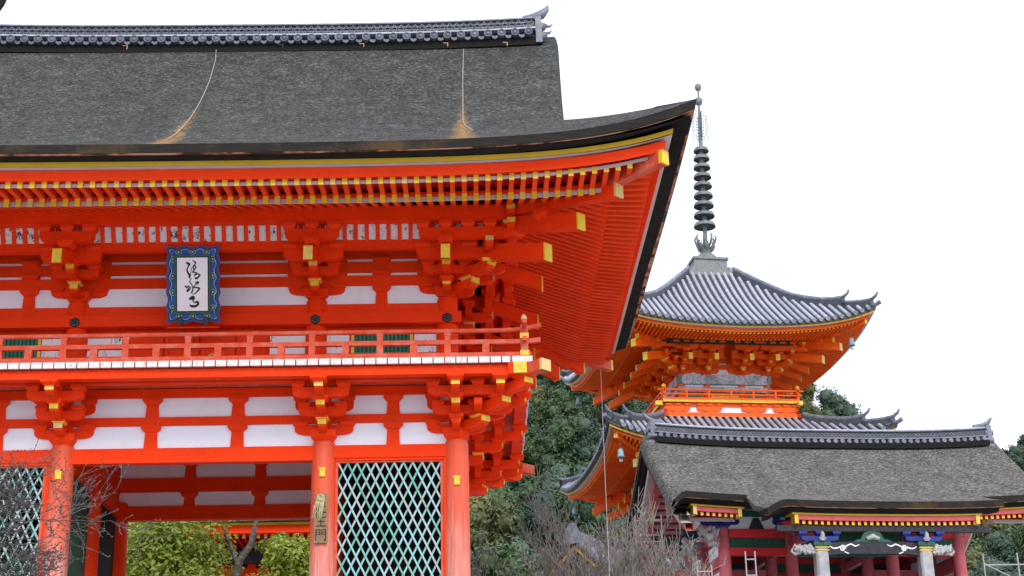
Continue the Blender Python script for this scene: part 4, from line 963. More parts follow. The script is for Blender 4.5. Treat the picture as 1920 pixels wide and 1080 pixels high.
k.col(k.mix(k.math('MULTIPLY', orn, .8), k.mix(k.rng(k.noise(3, 5), .4, .65), (.40, .40, .40), (.24, .25, .27)), (.42, .30, .05)))
def sym(b, name, m, par=SMN, **kw): return part(name, b, m, par, **kw)
SL, SRt = -5.4, 5.5; KX0, KX1 = -3.42, 3.05
def sori(x): return .16*(abs(x)/5.3)**3
def zm(y): t = 3.5-abs(y); return 6.0 + .52*t + .0475*t*t
def zk(y): s = y+5.5; return 5.42 + .2*s + .061*s*s
ys = lin(0, 3.5, 15); xs = lin(SL, SRt, 45)
def mroll(x, y):
    e = min(x-SL, SRt-x); return .26*max(0, 1-e/.36)**2*max(0, (y-1.2)/2.3)**1.5
xs = [SL, SL+.05, SL+.1, SL+.17, SL+.25, SL+.35, SL+.45]+lin(SL+.55, SRt-.55, 41)+[SRt-.45, SRt-.35, SRt-.25, SRt-.17, SRt-.1, SRt-.05, SRt]
b = MB(); b.grid(lambda x, y: (x, -y, zm(y)+sori(x)-mroll(x, y)), xs, ys, flip=True); b.grid(lambda x, y: (x, y, zm(y)+sori(x)-mroll(x, y)), xs, ys)
for sg, x0 in ((-1, SL), (1, SRt)):
    for sd in (-1, 1):
        b.grid(lambda y, q: (x0 + sg*.12*math.sin(q*PI/2), sd*y, zm(y)+sori(x0)-mroll(x0, y)-.40*(1-math.cos(q*PI/2))), ys, lin(0, 1, 6), flip=(sg*sd > 0))
SROOF = sym(b, 'bark_roof', 'bark_roof_brown')
# porch roof running out of the main slope, rolled at both sides
def kp(x, y):
    e = x-KX0; dr = .27*max(0, 1-e/.62)**2*min(1, max(0, (-y-2.6)/1.6)); w_ = (x-(KX0+KX1)/2)/3.2
    mg = max(0, 1-min(e, KX1-x)/.35)*min(1, max(0, (y+3.5)/.4)); return (x, y, zk(y)+.02-.16*mg+.07*abs(w_)**3-dr)
xk = sorted(set([KX0, KX0+.06, KX0+.13, KX0+.2, KX0+.28, KX0+.36, KX0+.45, KX0+.55, KX0+.65, KX1-.06, KX1-.13, KX1-.2, KX1-.28, KX1-.36, KX1]+lin(KX0+.75, KX1-.45, 22)))
b = MB(); b.grid(kp, xk, lin(-5.5, -2.2, 16), flip=False)
for x0, fl_ in ((KX0, True), (KX1, False)):
    b.grid(lambda y, q: (x0, y, kp(x0, y)[2]-.14*q*min(1, (-y-3.3)/.6) if y < -3.3 else kp(x0, y)[2]), lin(-5.5, -2.2, 16), [0, .5, 1], flip=fl_)
sym(b, 'porch_roof', 'bark_roof_brown')
def stack(xa, xb, y0, lipf, tag_, edgef, ea, eb):
    """layered eave: bark, black under-layer, yellow board, rose fascia, two rows of gilt rafters"""
    def sw(name, sect, m, e0=0, e1=0, full=False):
        n = 61 if full else 25; X_ = lin(ea+e0, eb-e1, n) if full else lin(xa+e0, xb-e1, n); lf = edgef if full else lipf
        bb = MB().grid(lambda x, j: (x, y0+sect[j % len(sect)][0], lf(x)+sect[j % len(sect)][1]), X_, list(range(len(sect)+1)), smooth=False)
        for x in (X_[0], X_[-1]): bb.add([(x, y0+p[0], lf(x)+p[1]) for p in sect], [tuple(range(len(sect)))])
        return sym(bb, name, m)
    sw('bark_eave_edge', [(0, .0), (.02, -.17), (.8, .0), (.8, .1)], 'bark_edge', full=True)
    sw('copper_line', [(.022, -.172), (.028, -.182), (.5, -.09), (.5, -.08)], 'copper_strip', full=True)
    sw('bark_underlayer', [(.06, -.184), (.2, -.29), (.8, -.22), (.8, -.1)], 'bark_edge_black', .03, .1, full=True)
    sw('yellow_eave_board', [(.225, -.285), (.235, -.33), (.8, -.3), (.8, -.25)], 'yellow_board', .28, .3)
    sw('fascia_board', [(.28, -.333), (.30, -.45), (.6, -.4), (.6, -.31)], 'rose_paint', .38, .4)
    sw('eave_soffit', [(.3, -.46), (.3, -.445), (2.0, -.20), (2.0, -.22)], 'crimson_paint', .4, .42)
    n = int((xb-xa-.9)/.165)
    for i in range(n+1):
        x = lerp(xa+.45, xb-.47, i/n)
        for o, dz_ in ((.36, -.555), (.95, -.545)):
            r = put('rafter', shared(('small_rafter', o > .5), lambda: MB().add([(sx*.035, yy, zz+kk) for yy, zz in ((0, 0), (1.2, .22)) for sx, kk in ((-1, 0), (1, 0), (1, .085), (-1, .085))],
                [(7, 6, 5, 4), (0, 4, 5, 1), (1, 5, 6, 2), (2, 6, 7, 3), (3, 7, 4, 0), (0, 1, 2, 3)]), 'crimson_paint'), SMN, (x, y0+o, lipf(x)+dz_))
            put('rafter_cap', shared(('small_rafter_cap',), lambda: MB().box(-.039, .039, -.006, .01, -.004, .089), 'gold'), r)
    for x in (xa+.40, xb-.42): sym(MB().box(x-.05, x+.05, y0+.25, y0+.6, lipf(x)-.56, lipf(x)-.33), 'gold_end_board', 'gold')
stack(KX0+.42, KX1-.25, -5.5, lambda x: kp(min(max(x, KX0+.6), KX1-.55), -5.5)[2]-.005, 'porch', lambda x: kp(x, -5.5)[2]-.004, KX0, KX1)
stack(SL+.2, KX0+.3, -3.5, lambda x: zm(3.5)+sori(x)-.005, 'main', lambda x: zm(3.5)+sori(x)-mroll(x, 3.5)-.004, SL, KX0+.1)
stack(KX1-.25, SRt-.3, -3.5, lambda x: zm(3.5)+sori(x)-.005, 'main', lambda x: zm(3.5)+sori(x)-mroll(x, 3.5)-.004, KX1-.1, SRt)
# verge: thick bark edge, pale and rose barge boards, gable underside
for sg, x0 in ((-1, SL), (1, SRt)):
    for sd in (-1, 1):
        def vb(name, m, xi, xo, up, dn, ya=3.3):
            yy = lin(.0, ya, 14)
            def fn(y, j): return (x0+sg*(xo if j in (1, 2) else xi), sd*y, zm(y)+sori(x0)-(up if j in (0, 1) else dn))
            sym(MB().grid(fn, yy, [0, 1, 2, 3, 0], smooth=False), name, m)
        vb('verge_bark', 'bark_edge', -.3, .1, .38, .56); vb('verge_underlayer', 'bark_edge_black', -.35, .0, .565, .76)
        vb('pale_barge_board', 'pale_board', -.45, -.12, .765, .98); vb('barge_board', 'rose_paint', -.5, -.3, .985, 1.2)
        b = MB()
        for y in lin(.15, 2.7, 13): b.box(x0-sg*1.75 if sg > 0 else x0+.5, x0-.5 if sg > 0 else x0+1.75, sd*y-.04, sd*y+.04, zm(y)-.98, zm(y)-.88)
        sym(b, 'gable_rafters', 'pale_board')['kind'] = 'stuff'
        yy = lin(0, 2.75, 8); sym(MB().grid(lambda y, q: (x0-sg*(.4+q*1.5), sd*y, zm(y)-.86), yy, [0, 1], smooth=False), 'gable_soffit', 'crimson_paint')
    sym(MB().add([(x0-sg*1.72, y, zm(y)-.8) for y in lin(-3.2, 3.2, 15)]+[(x0-sg*1.72, 2, 5.6), (x0-sg*1.72, -2, 5.6)], [tuple(range(17))]), 'gable_wall', 'plaster')
    for z0 in (6.3, 5.7): sym(MB().box(x0-sg*1.72-.1, x0-sg*1.72+.1, -2.3 if z0 < 6 else -1.2, 2.3 if z0 < 6 else 1.2, z0, z0+.26), 'gable_beam', 'plum_paint')
# ridge
SRG = sym(MB().grid(lambda x, j: (x, (-.2, -.2, .2, .2)[j % 4], (8.25, 8.74, 8.74, 8.25)[j % 4]+sori(x)), lin(-5.05, 5.2, 31), [0, 1, 2, 3, 4], smooth=False), 'ridge', 'roof_tile_dark')
def rs2(nm, sect, m): return part(nm, MB().grid(lambda x, j: (x, sect[j % len(sect)][0], sect[j % len(sect)][1]+sori(x)), lin(-5.12, 5.25, 31), list(range(len(sect)+1)), smooth=False), m, SRG)
rs2('ridge_bed', [(-.34, 8.2), (-.34, 8.36), (.34, 8.36), (.34, 8.2)], 'bark_edge_black')  # black as on the large gate: shade below the tiles put into the colour
rs2('ridge_course', [(-.3, 8.50), (-.3, 8.54), (.3, 8.54), (.3, 8.50)], 'roof_tile')
rs2('ridge_course', [(-.26, 8.74), (-.26, 8.77), (.26, 8.77), (.26, 8.74)], 'roof_tile')
rs2('ridge_cap', [(-.2, 8.772), (-.16, 8.83), (.16, 8.83), (.2, 8.772)], 'roof_tile_pale')
dm = MB().rev([(.066, .2), (.066, -.02), (.05, -.025), (.04, -.01), (.02, -.022), (.004, -.022)], 12, axis='y').mesh('ridge_disc', 'roof_tile')
x = -4.95
while x < 5.2: put('ridge_disc', dm, SRG, (x, -.31, 8.43+sori(x))); x += .214
b = MB()
for row in range(3):
    x = -4.95+.06*(row % 2)
    while x < 5.15:
        z0 = 8.585+row*.055+sori(x)
        for a0, a1 in zip(lin(0, PI, 5)[:-1], lin(0, PI, 5)[1:]):
            ud = 1 if row != 2 else -1
            p = [(x+.055*math.cos(a)*q, -.215, z0+ud*.05*math.sin(a)*q) for a in (a0, a1) for q in (1, .72)]
            b.add([p[0], p[2], p[3], p[1]], [(0, 1, 2, 3)])
        x += .12
part('ridge_openwork', b, 'roof_tile', SRG)['kind'] = 'stuff'
for sg, x0 in ((-1, -5.1), (1, 5.24)):
    zz = sori(x0)
    b = MB().box(min(x0, x0+sg*.14), max(x0, x0+sg*.14), -.26, .26, 8.4+zz, 8.86+zz)
    for q, (z_, r_) in enumerate(((8.62, .12), (8.4, .13), (8.2, .12), (8.05, .09))):
        for y_ in (-.17, .17): b.tube([(x0-sg*.05, y_, z_+zz), (x0+sg*.2, y_, z_+zz)], r_*.8, 10)
    b.tube([(x0-sg*.3, 0, 8.84+zz), (x0, 0, 8.9+zz), (x0+sg*.18, 0, 9.0+zz), (x0+sg*.3, 0, 9.14+zz)], [.08, .08, .07, .03], 10)
    part('ridge_end_tile', b, 'roof_tile', SRG)
# ---- frame: columns, tie beams, walls
CX_ = (-3.72, -1.8, 1.14, 3.13)
for y in (-2, 0, 2):
    for x in CX_:
        if y == 0 and x in (-1.8, 1.14): continue
        cm_ = shared(('gate_column',), lambda: MB().rev([(.18, 1.0), (.175, 4.6), (.15, 5.42)], 20), 'plum_paint'); put('column', cm_, SMN, (x, y, 0))
put('column', CACHE[('gate_column',)], SMN, (-1.8, 0, 0)); put('column', CACHE[('gate_column',)], SMN, (1.14, 0, 0))
for y in (-2, 2):
    for a, c in zip(CX_[:-1], CX_[1:]):
        mid = a == -1.8
        sym(MB().box(a+.15, c-.15, y-.09, y+.09, 5.14, 5.38), 'tie_beam', 'crimson_paint')
        if not (mid and y < 0): sym(MB().box(a+.15, c-.15, y-.08, y+.08, 4.64, 4.86), 'tie_beam', 'crimson_paint')
        sym(MB().box(a+.15, c-.15, y-.03, y+.03, 4.865, 5.135), 'transom_panel', 'porch_green')
        sym(MB().box(a, c, y-.03, y+.03, 5.385, 5.95), 'plaster_panel', 'plaster')
        sym(MB().prism([((a+c)/2-.22, 5.39), ((a+c)/2+.22, 5.39), ((a+c)/2+.08, 5.7), ((a+c)/2-.08, 5.7)], y-.07, y+.02, 'y'), 'strut', 'porch_dark')
for x in CX_[:1]+CX_[-1:]:
    for y0, y1 in ((-1.85, -.15), (.15, 1.85)):
        for z0, z1, m in ((5.14, 5.38, 'plum_paint'), (4.4, 4.64, 'plum_paint'), (3.5, 3.72, 'plum_paint')): sym(MB().box(x-.08, x+.08, y0, y1, z0, z1), 'side_beam', m)
        sym(MB().box(x-.03, x+.03, y0, y1, 4.65, 5.13), 'side_panel', 'plum_paint'); sym(MB().box(x-.045, x+.045, y0+.3, y1-.3, 4.72, 5.06), 'side_plaster', 'plaster')
        sym(MB().box(x-.03, x+.03, y0, y1, 3.73, 4.39), 'side_panel', 'plum_paint'); sym(MB().box(x-.045, x+.045, y0+.3, y1-.3, 3.85, 4.28), 'side_plaster', 'plaster')
        sym(MB().box(x-.02, x+.02, y0, y1, 1.0, 3.49), 'side_panel', 'dark_void')
for a, c in ((CX_[0], CX_[1]), (CX_[2], CX_[3])): sym(MB().box(a+.1, c-.1, .0, .06, 1.0, 4.6), 'bay_wall', 'porch_dark'); sym(MB().box(a+.1, c-.1, -.06, .0, 4.3, 4.6), 'bay_beam', 'plum_paint')
sym(MB().box(-3.6, 3.0, -1.9, 1.9, 5.3, 5.34), 'ceiling', 'porch_green')
for x in (-1.8, 1.14):
    sym(MB().box(x-.08, x+.08, -1.85, 1.85, 4.9, 5.13), 'cross_beam', 'plum_paint'); sym(MB().box(x-.04, x+.04, .1, 1.8, 1.0, 4.3), 'door_leaf', 'plum_paint')
    sym(MB().bar((x, -4.85, 4.75), (x, -2.15, 5.0), .16, .22), 'porch_beam', 'plum_paint')
for y_ in (-2, 2):
    for x in CX_:
        bs = bset(SMN, x, y_, 5.4, 0, .36, .14, [(0, [('arm', .95, 0, 5.5, .14, .14, 0), ('block', -.36, 0, 5.63, .2, .1, False), ('block', .36, 0, 5.63, .2, .1, False), ('block', 0, 0, 5.63, .2, .1, False), ('nose', .5, 5.5, .14, .13, 0, False)])], 'cobalt_paint')
sym(MB().box(-4.9, 4.9, -2.1, -1.9, 5.735, 5.9), 'wall_purlin', 'porch_green'); sym(MB().box(-4.9, 4.9, 1.9, 2.1, 5.735, 5.9), 'wall_purlin', 'porch_green')
# outer left bracket groups
for y_ in (-2.2, -.2):
    b = MB(); rs = random.Random(11)
    for i in range(9): b.tube([(-3.95-rs.uniform(0, .3), y_+rs.uniform(-.25, .25), 5.15+rs.uniform(-.25, .2)), (-4.1-rs.uniform(.05, .35), y_+rs.uniform(-.3, .3), 5.2+rs.uniform(-.3, .25))], rs.uniform(.07, .11), 7)
    sym(b, 'carved_nosing', 'carved_white'); sym(MB().box(-4.4, -3.9, y_-.08, y_+.08, 5.45, 5.56), 'side_bracket', 'cobalt_paint'); sym(MB().box(-4.45, -3.85, y_-.09, y_+.09, 5.57, 5.7), 'side_bracket', 'porch_green')
# ---- porch: pillars, rainbow beam, brackets, carvings
PX_ = (-1.95, .89)
for x in PX_:
    sym(MB().prism([(-.17, -.12), (-.12, -.17), (.12, -.17), (.17, -.12), (.17, .12), (.12, .17), (-.12, .17), (-.17, .12)], 1.0, 4.33, 'z'), 'porch_pillar', 'painted_pillar', loc=(x, -5, 0))
    sym(MB().box(-.19, .19, -.19, .19, 4.27, 4.3).box(-.185, .185, -.185, .185, 4.2, 4.225), 'pillar_band', 'gold', loc=(x, -5, 0))
    bs = bset(SMN, x, -5, 4.335, 0, .42, .14, [(0, [('arm', 1.0, 0, 4.475, .12, .16, 0), ('block', -.46, 0, 4.62, .22, .1, False), ('block', .46, 0, 4.62, .22, .1, False), ('block', 0, 0, 4.62, .22, .1, False)])], 'cobalt_paint')
    sym(MB().box(-.23, .23, -.23, .23, 4.33, 4.42), 'capital', 'porch_green', loc=(x, -5, 0))
    b = MB(); rs = random.Random(2)                              # small carved figure on the capital
    b.tube([(0, 0, 0), (0, -.03, .09), (0, -.06, .16), (0, -.02, .22)], [.075, .06, .05, .02], 8).tube([(-.05, 0, 0), (-.07, -.05, .05)], .03, 6).tube([(.05, 0, 0), (.07, -.05, .05)], .03, 6)
    sym(b, 'carved_figure', 'carved_white', loc=(x, -5.24, 4.46))
for a, c in ((-3.1, -1.95), (-1.95, .89), (.89, 2.9)):
    if a == -1.95: sym(MB().prism([(a+.18, 4.08), (a+.5, 4.13), (c-.5, 4.13), (c-.18, 4.08), (c-.18, 4.41), (c-.6, 4.44), (a+.6, 4.44), (a+.18, 4.41)], -5.1, -4.9, 'y'), 'rainbow_beam', 'porch_dark')
for x, sg in ((PX_[0], -1), (PX_[1], 1)):
    b = MB(); rs = random.Random(4)
    for i in range(14):
        q = i/13; cx_ = x+sg*(.2+.42*q); b.tube([(cx_, -5.08+rs.uniform(-.05, .05), 4.22+rs.uniform(-.11, .12)), (cx_+sg*.1, -5.1, 4.24+rs.uniform(-.1, .12)), (cx_+sg*.15, -5.06, 4.25+rs.uniform(-.05, .1))], [.06, .07*(1.1-q*.5), .02], 7)
    b.tube([(x+sg*.55, -5.05, 4.18), (x+sg*.72, -5.05, 4.12), (x+sg*.8, -5.05, 4.2), (x+sg*.76, -5.05, 4.27)], [.06, .045, .035, .02], 8)
    sym(b, 'carved_nosing', 'carved_white')
    b = MB()                                                      # painted swirl on the beam end
    cx_ = x-sg*.62; pts = [(cx_-sg*-.04+.085*(1-t*.8)*math.cos(t*9), 4.27+.085*(1-t*.8)*math.sin(t*9)) for t in lin(0, 1, 14)]
    for P_ in (pts, [(cx_+sg*.4, 4.33), (cx_+sg*.28, 4.27), (cx_+sg*.16, 4.29), (cx_+sg*.06, 4.34)], [(cx_+sg*.07, 4.21), (cx_-sg*.06, 4.33), (cx_-sg*.2, 4.38), (cx_-sg*.3, 4.33), (cx_-sg*.42, 4.37)], [(cx_, 4.18), (cx_-sg*.12, 4.13), (cx_-sg*.05, 4.17)]):
        stroke(b, P_, [.02]+[.032]*(len(P_)-2)+[.012], -5.104, 1, sub=4)
    sym(b, 'beam_swirl', 'plaque_white')
sym(MB().prism([(-1.08, 4.445), (.02, 4.445), (-.1, 4.5), (-.22, 4.52), (-.3, 4.68), (-.42, 4.72), (-.64, 4.72), (-.76, 4.68), (-.84, 4.52), (-.96, 4.5)], -5.1, -4.98, 'y'), 'frog_leg_strut', 'porch_green')
sym(MB().tube([(-.7, -5.12, 4.52), (-.53, -5.14, 4.58), (-.36, -5.12, 4.52)], [.05, .08, .05], 8), 'strut_carving', 'carved_white')
sym(MB().box(-3.1, 2.75, -5.09, -4.91, 4.722, 4.88), 'porch_purlin', 'porch_dark'); sym(MB().box(-1.4, .34, -4.4, -4.3, 4.5, 4.8), 'porch_inner_beam', 'porch_green')
sym(MB().box(-1.75, .7, -4.02, -3.9, 4.4, 4.9), 'porch_inner_beam', 'porch_green')
sym(MB().box(-1.6, .95, -2.06, -1.94, 4.62, 4.84), 'porch_inner_beam', 'porch_green')
sym(MB().box(2.95, 3.5, -2.08, -1.9, 5.42, 5.52), 'side_bracket', 'cobalt_paint')
sym(MB().box(-4.4, 4.0, -6.2, 2.8, .4, 1.02), 'stone_base', 'roof_tile_pale')
# ================================================================ setting: ground, steps, hill
def crest(az): 
    pts = ((-1, .31), (.12, .31), (.17, .305), (.222, .296), (.245, .262), (.27, .245), (.30, .236), (.325, .242), (.336, .258), (.37, .262), (.6, .2), (1.5, .12))
    for (a0, e0), (a1, e1) in zip(pts[:-1], pts[1:]):
        if a0 <= az <= a1: return lerp(e0, e1, (az-a0)/(a1-a0))
    return .12
def hill_z(X, Y):
    if Y < 58: return -.15
    az = (X-5)/(Y+30); top = crest(max(-1, min(1.5, az)))*270-3.5-8.5
    q = (Y-58)/(240-58); f = (.42*q + .58*q*q) if q < 1 else 1 + .12*math.tanh((q-1)*3)
    n = 1.6*math.sin(X*.11+Y*.05)+1.1*math.sin(X*.23-Y*.13)
    return -.15 + top*f + n*min(1, q*3)
k = N('forest_floor', .95, .1); k.col(k.ramp(k.noise(.7, 5), [(.3, (.018, .024, .012)), (.7, (.05, .05, .028))]))
gx = [-900, -400, -200, -120] + lin(-80, 180, 66) + [240, 400, 900]; gy = [58.0] + lin(62, 300, 61) + [360, 500, 900]
g = put('hill', MB().grid(lambda x, y: (x, y, hill_z(x, min(y, 360))), gx, gy).mesh('hill', 'forest_floor')); g['kind'] = 'structure'
YF = -10.4
b = MB().add([(-900, -900, -5.1), (900, -900, -5.1), (900, YF+.001, -5.1), (-900, YF+.001, -5.1)], [(0, 1, 2, 3)])
g = put('ground', b.mesh('ground', 'gravel')); g['kind'] = 'structure'
b = MB().add([(-900, -2.0, -.15), (900, -2.0, -.15), (900, 60, -.15), (-900, 60, -.15)], [(0, 1, 2, 3)])
g = put('terrace', b.mesh('terrace', 'gravel')); g['kind'] = 'structure'
for x0, x1 in ((-900, -9), (12, 900)):
    g = put('retaining_wall', MB().box(x0, x1, -2.4, -2.0, -5.1, -.146).mesh('retaining_wall', 'roof_tile_pale')); tag(g, 'long grey stone retaining wall beside the steps, %s of the gate' % ('left' if x0 < 0 else 'right'), 'wall')
ST = put('stone_steps', None); ST['kind'] = 'structure'
n = 29; stp = MB().box(-9, 12, 0, .31, -.174, 0).mesh('step', 'roof_tile_pale')
for i in range(n): put('step', stp, ST, (0, YF+i*(8.4/n), -5.1+(i+1)*(4.95/n)))
put('step_core', MB().add([(-8.99, YF+.05, -5.2), (11.99, YF+.05, -5.2), (11.99, -2.0, -.32), (-8.99, -2.0, -.32), (-8.99, -2, -5.2), (11.99, -2, -5.2)], [(0, 1, 2, 3), (0, 3, 4), (1, 5, 2)]).mesh('step_core', 'gravel'), ST)
g = put('gate_platform', MB().box(-6.3, 6.3, -1.6, 6.6, -.148, -.0).mesh('gate_platform', 'roof_tile_pale')); g['kind'] = 'structure'
# ================================================================ foliage
def leafmat(name, dk, lt, rough=.5, trans=True, spec=.3):
    k = N(name, rough, spec); r = k.objrand(); n1 = k.noise(.35, 3); n2 = k.noise(9 if 'garden' in name else 3.1, 3)
    f = k.math('ADD', k.math('MULTIPLY', r, .45), k.math('ADD', k.math('MULTIPLY', n1, .25), k.math('MULTIPLY', n2, .4)))
    c = k.ramp(f, [(.25, dk), (.55, tuple((a+b_)/2 for a, b_ in zip(dk, lt))), (.85, lt)]); k.col(c); return k
leafmat('forest_leaf', (.026, .056, .028), (.10, .15, .05)); leafmat('forest_leaf_olive', (.06, .075, .022), (.19, .185, .06)); leafmat('forest_leaf_blue', (.026, .056, .036), (.085, .13, .075))
kk = leafmat('garden_leaf', (.10, .17, .016), (.50, .55, .075), .4, spec=.4)
tr = kk.n.new('ShaderNodeBsdfTranslucent'); ms = kk.n.new('ShaderNodeMixShader'); ms.inputs[0].default_value = .3
kk.L(kk.b.inputs['Base Color'].links[0].from_socket, tr.inputs['Color']); kk.L(kk.b.outputs[0], ms.inputs[1]); kk.L(tr.outputs[0], ms.inputs[2]); kk.L(ms.outputs[0], kk.n['Material Output'].inputs['Surface'])
paint('trunk_bark', (.10, .075, .055), .3, .9, (.2, .18, .15), .6, (.45, .7), 5, streak=(3, 3, .6)); paint('twig_bark', (.26, .23, .195), .25, .9, (.42, .38, .33), .6, (.45, .7), 3)
paint('twig_grey', (.10, .085, .075), .3, .9, (.30, .29, .27), .7, (.5, .68), 6)
def crown_mesh(seed, R_, H_, lobes, leaves, size, m, core=.62):
    rs = random.Random(seed); b = MB(); L_ = []
    for i in range(lobes):
        a = rs.uniform(0, 2*PI); q = math.sqrt(rs.random()); zz = rs.uniform(.12, 1); rr = (1-abs(zz-.42)*1.05)
        L_.append((math.cos(a)*q*R_*.72*max(.25, rr), math.sin(a)*q*R_*.72*max(.25, rr), H_*zz, R_*rs.uniform(.26, .46)))
    # dark inner masses
    for (x, y, z, r) in L_:
        pr = [(.01, z-r*core), (r*.8*core, z-r*.6*core), (r*core, z), (r*.75*core, z+r*.6*core), (.01, z+r*core*.85)]; b.rev(pr, 7, 0, (x, y, 0))
    for i in range(leaves):
        x, y, z, r = L_[rs.randrange(len(L_))]
        while True:
            d = Vector((rs.gauss(0, 1), rs.gauss(0, 1), rs.gauss(.25, 1)))
            if d.length > .1: break
        d.normalize(); rad = r*rs.uniform(.72, 1.08)*(1+.18*math.sin(5*d.x+3*d.y+seed)); p = Vector((x, y, z)) + Vector((d.x, d.y, d.z*.78))*rad
        nrm = (d*.7+Vector((rs.uniform(-1, 1), rs.uniform(-1, 1), rs.uniform(.0, 1.4)))*.8).normalized(); t1 = nrm.orthogonal().normalized()
        t1.rotate(Matrix.Rotation(rs.uniform(0, 2*PI), 3, nrm)); t2 = nrm.cross(t1); s = size*rs.uniform(.6, 1.3)
        b.add([p-t1*s, p-t2*s*.42, p+t1*s, p+t2*s*.42], [(0, 1, 2, 3)])
    return b.mesh('crown', m)
FC = [crown_mesh(10+i, 3.7+.3*(i % 3-1), 6.0+.8*(i % 2), 28, 7600, .225, m, .72) for i, m in enumerate(('forest_leaf', 'forest_leaf', 'forest_leaf_blue', 'forest_leaf_olive', 'forest_leaf'))]
FT_ = MB().tube([(0, 0, -1), (.1, .05, 2), (0, .1, 4.5), (.1, 0, 6.5)], [.28, .22, .16, .06], 7).tube([(0, .05, 3), (.8, .3, 4.5), (1.3, .5, 5.6)], [.12, .08, .03], 5).tube([(0, .05, 2.6), (-.8, -.3, 4.2), (-1.2, -.6, 5.4)], [.12, .08, .03], 5).mesh('trunk', 'trunk_bark')
rs = random.Random(21); cnt = 0
yv = 92.0
while yv < 246:
    span = (yv+30); step = 6.0
    x = 5 - .06*span + rs.uniform(0, 4)
    while x < 5 + .40*span:
        az = (x-5)/span
        if not (.105 < az < .165 and yv < 180) and cnt < 300:
            s = rs.uniform(.78, 1.25); X, Y = x+rs.uniform(-2, 2), yv+rs.uniform(-3, 3); i = rs.choice((0, 0, 1, 1, 2, 2, 4, 4, 3))
            t = thing('forest_tree', ('olive-green' if i == 3 else 'blue-green' if i == 2 else 'dark green')+' evergreen tree in the dense wood '+('between the large gate and the pagoda' if az < .135 else 'on the crest right of the pagoda' if az < .29 else 'at the right edge beyond the small gate'), 'tree', (X, Y, hill_z(X, Y)), rs.uniform(0, 6.28), 'trees of the hillside wood')
            t.scale = (s, s, s*rs.uniform(.9, 1.2)); put('crown', FC[i], t, (0, 0, 2.2)); put('trunk', FT_, t); cnt += 1
        x += step*rs.uniform(.8, 1.2)
    yv += 10.2
# ---- garden trees seen through the gate passage
def branch_pts(rs, p, d, L, n, wob, grav=0):
    pts = [Vector(p)]; d = Vector(d).normalized()
    for i in range(n):
        d = (d + Vector((rs.uniform(-1, 1), rs.uniform(-1, 1), rs.uniform(-1, 1)))*wob + Vector((0, 0, grav))).normalized(); pts.append(pts[-1]+d*L/n)
    return pts
def garden_tree(seed, loc, lab, R_, H_, z0, lean, leaves):
    rs = random.Random(seed); t = thing('garden_tree', lab, 'tree', loc, 0, 'leafy trees behind the gate passage')
    b = MB(); top = Vector((lean, 0, z0+H_*.35))
    b.tube([(0, 0, -.2), (lean*.2, .1, z0*.35), (lean*.55, 0, z0*.7), top], [.17, .14, .12, .07], 9)
    for i in range(9):
        a = rs.uniform(0, 2*PI); pts = branch_pts(rs, (lean*.6, 0, z0*rs.uniform(.7, 1.0)), (math.cos(a), math.sin(a)*.8, rs.uniform(.3, .9)), rs.uniform(.8, 1.6), 5, .25); b.tube(pts, [.06, .05, .04, .03, .02, .008], 6)
    part('trunk', b, 'trunk_bark', t)
    m = crown_mesh(seed, R_, H_, 30, leaves, .095, 'garden_leaf', .25); put('crown', m, t, (lean, 0, z0))
garden_tree(41, (-3.79, 17.0, -.15), 'largest leafy green tree, left half of the view through the gate passage', 2.2, 3.05, 3.45, .3, 17000)
garden_tree(42, (-0.29, 16.6, -.15), 'small leafy tree beside the name-board column, seen through the gate passage', 1.3, 2.05, 3.5, .3, 9000)
garden_tree(43, (-5.3, 19.5, -.15), 'darker leafy tree at the far left of the view through the gate passage', 1.9, 2.9, 3.7, -.1, 10000)
# bare forked trunk between them
t = thing('pruned_tree', 'pale pruned tree trunk with few leaves, right of the largest leafy tree in the passage', 'tree', (-1.75, 17.4, -.15))
b = MB().tube([(-.3, 0, 0), (-.2, 0, 2.6), (.05, 0, 4.7), (.15, .05, 5.4), (.5, .05, 5.9), (.6, .1, 6.6)], [.2, .17, .14, .12, .1, .06], 9).tube([(.12, 0, 5.3), (-.1, .1, 5.8), (-.35, .1, 6.4)], [.08, .06, .03], 7).tube([(.45, 0, 5.85), (.9, 0, 5.95), (1.4, -.1, 5.85)], [.04, .03, .015], 6)
part('trunk', b, 'twig_grey', t)
put('crown', crown_mesh(77, .6, .7, 8, 420, .09, 'garden_leaf', .2), t, (1.15, 0, 5.65))
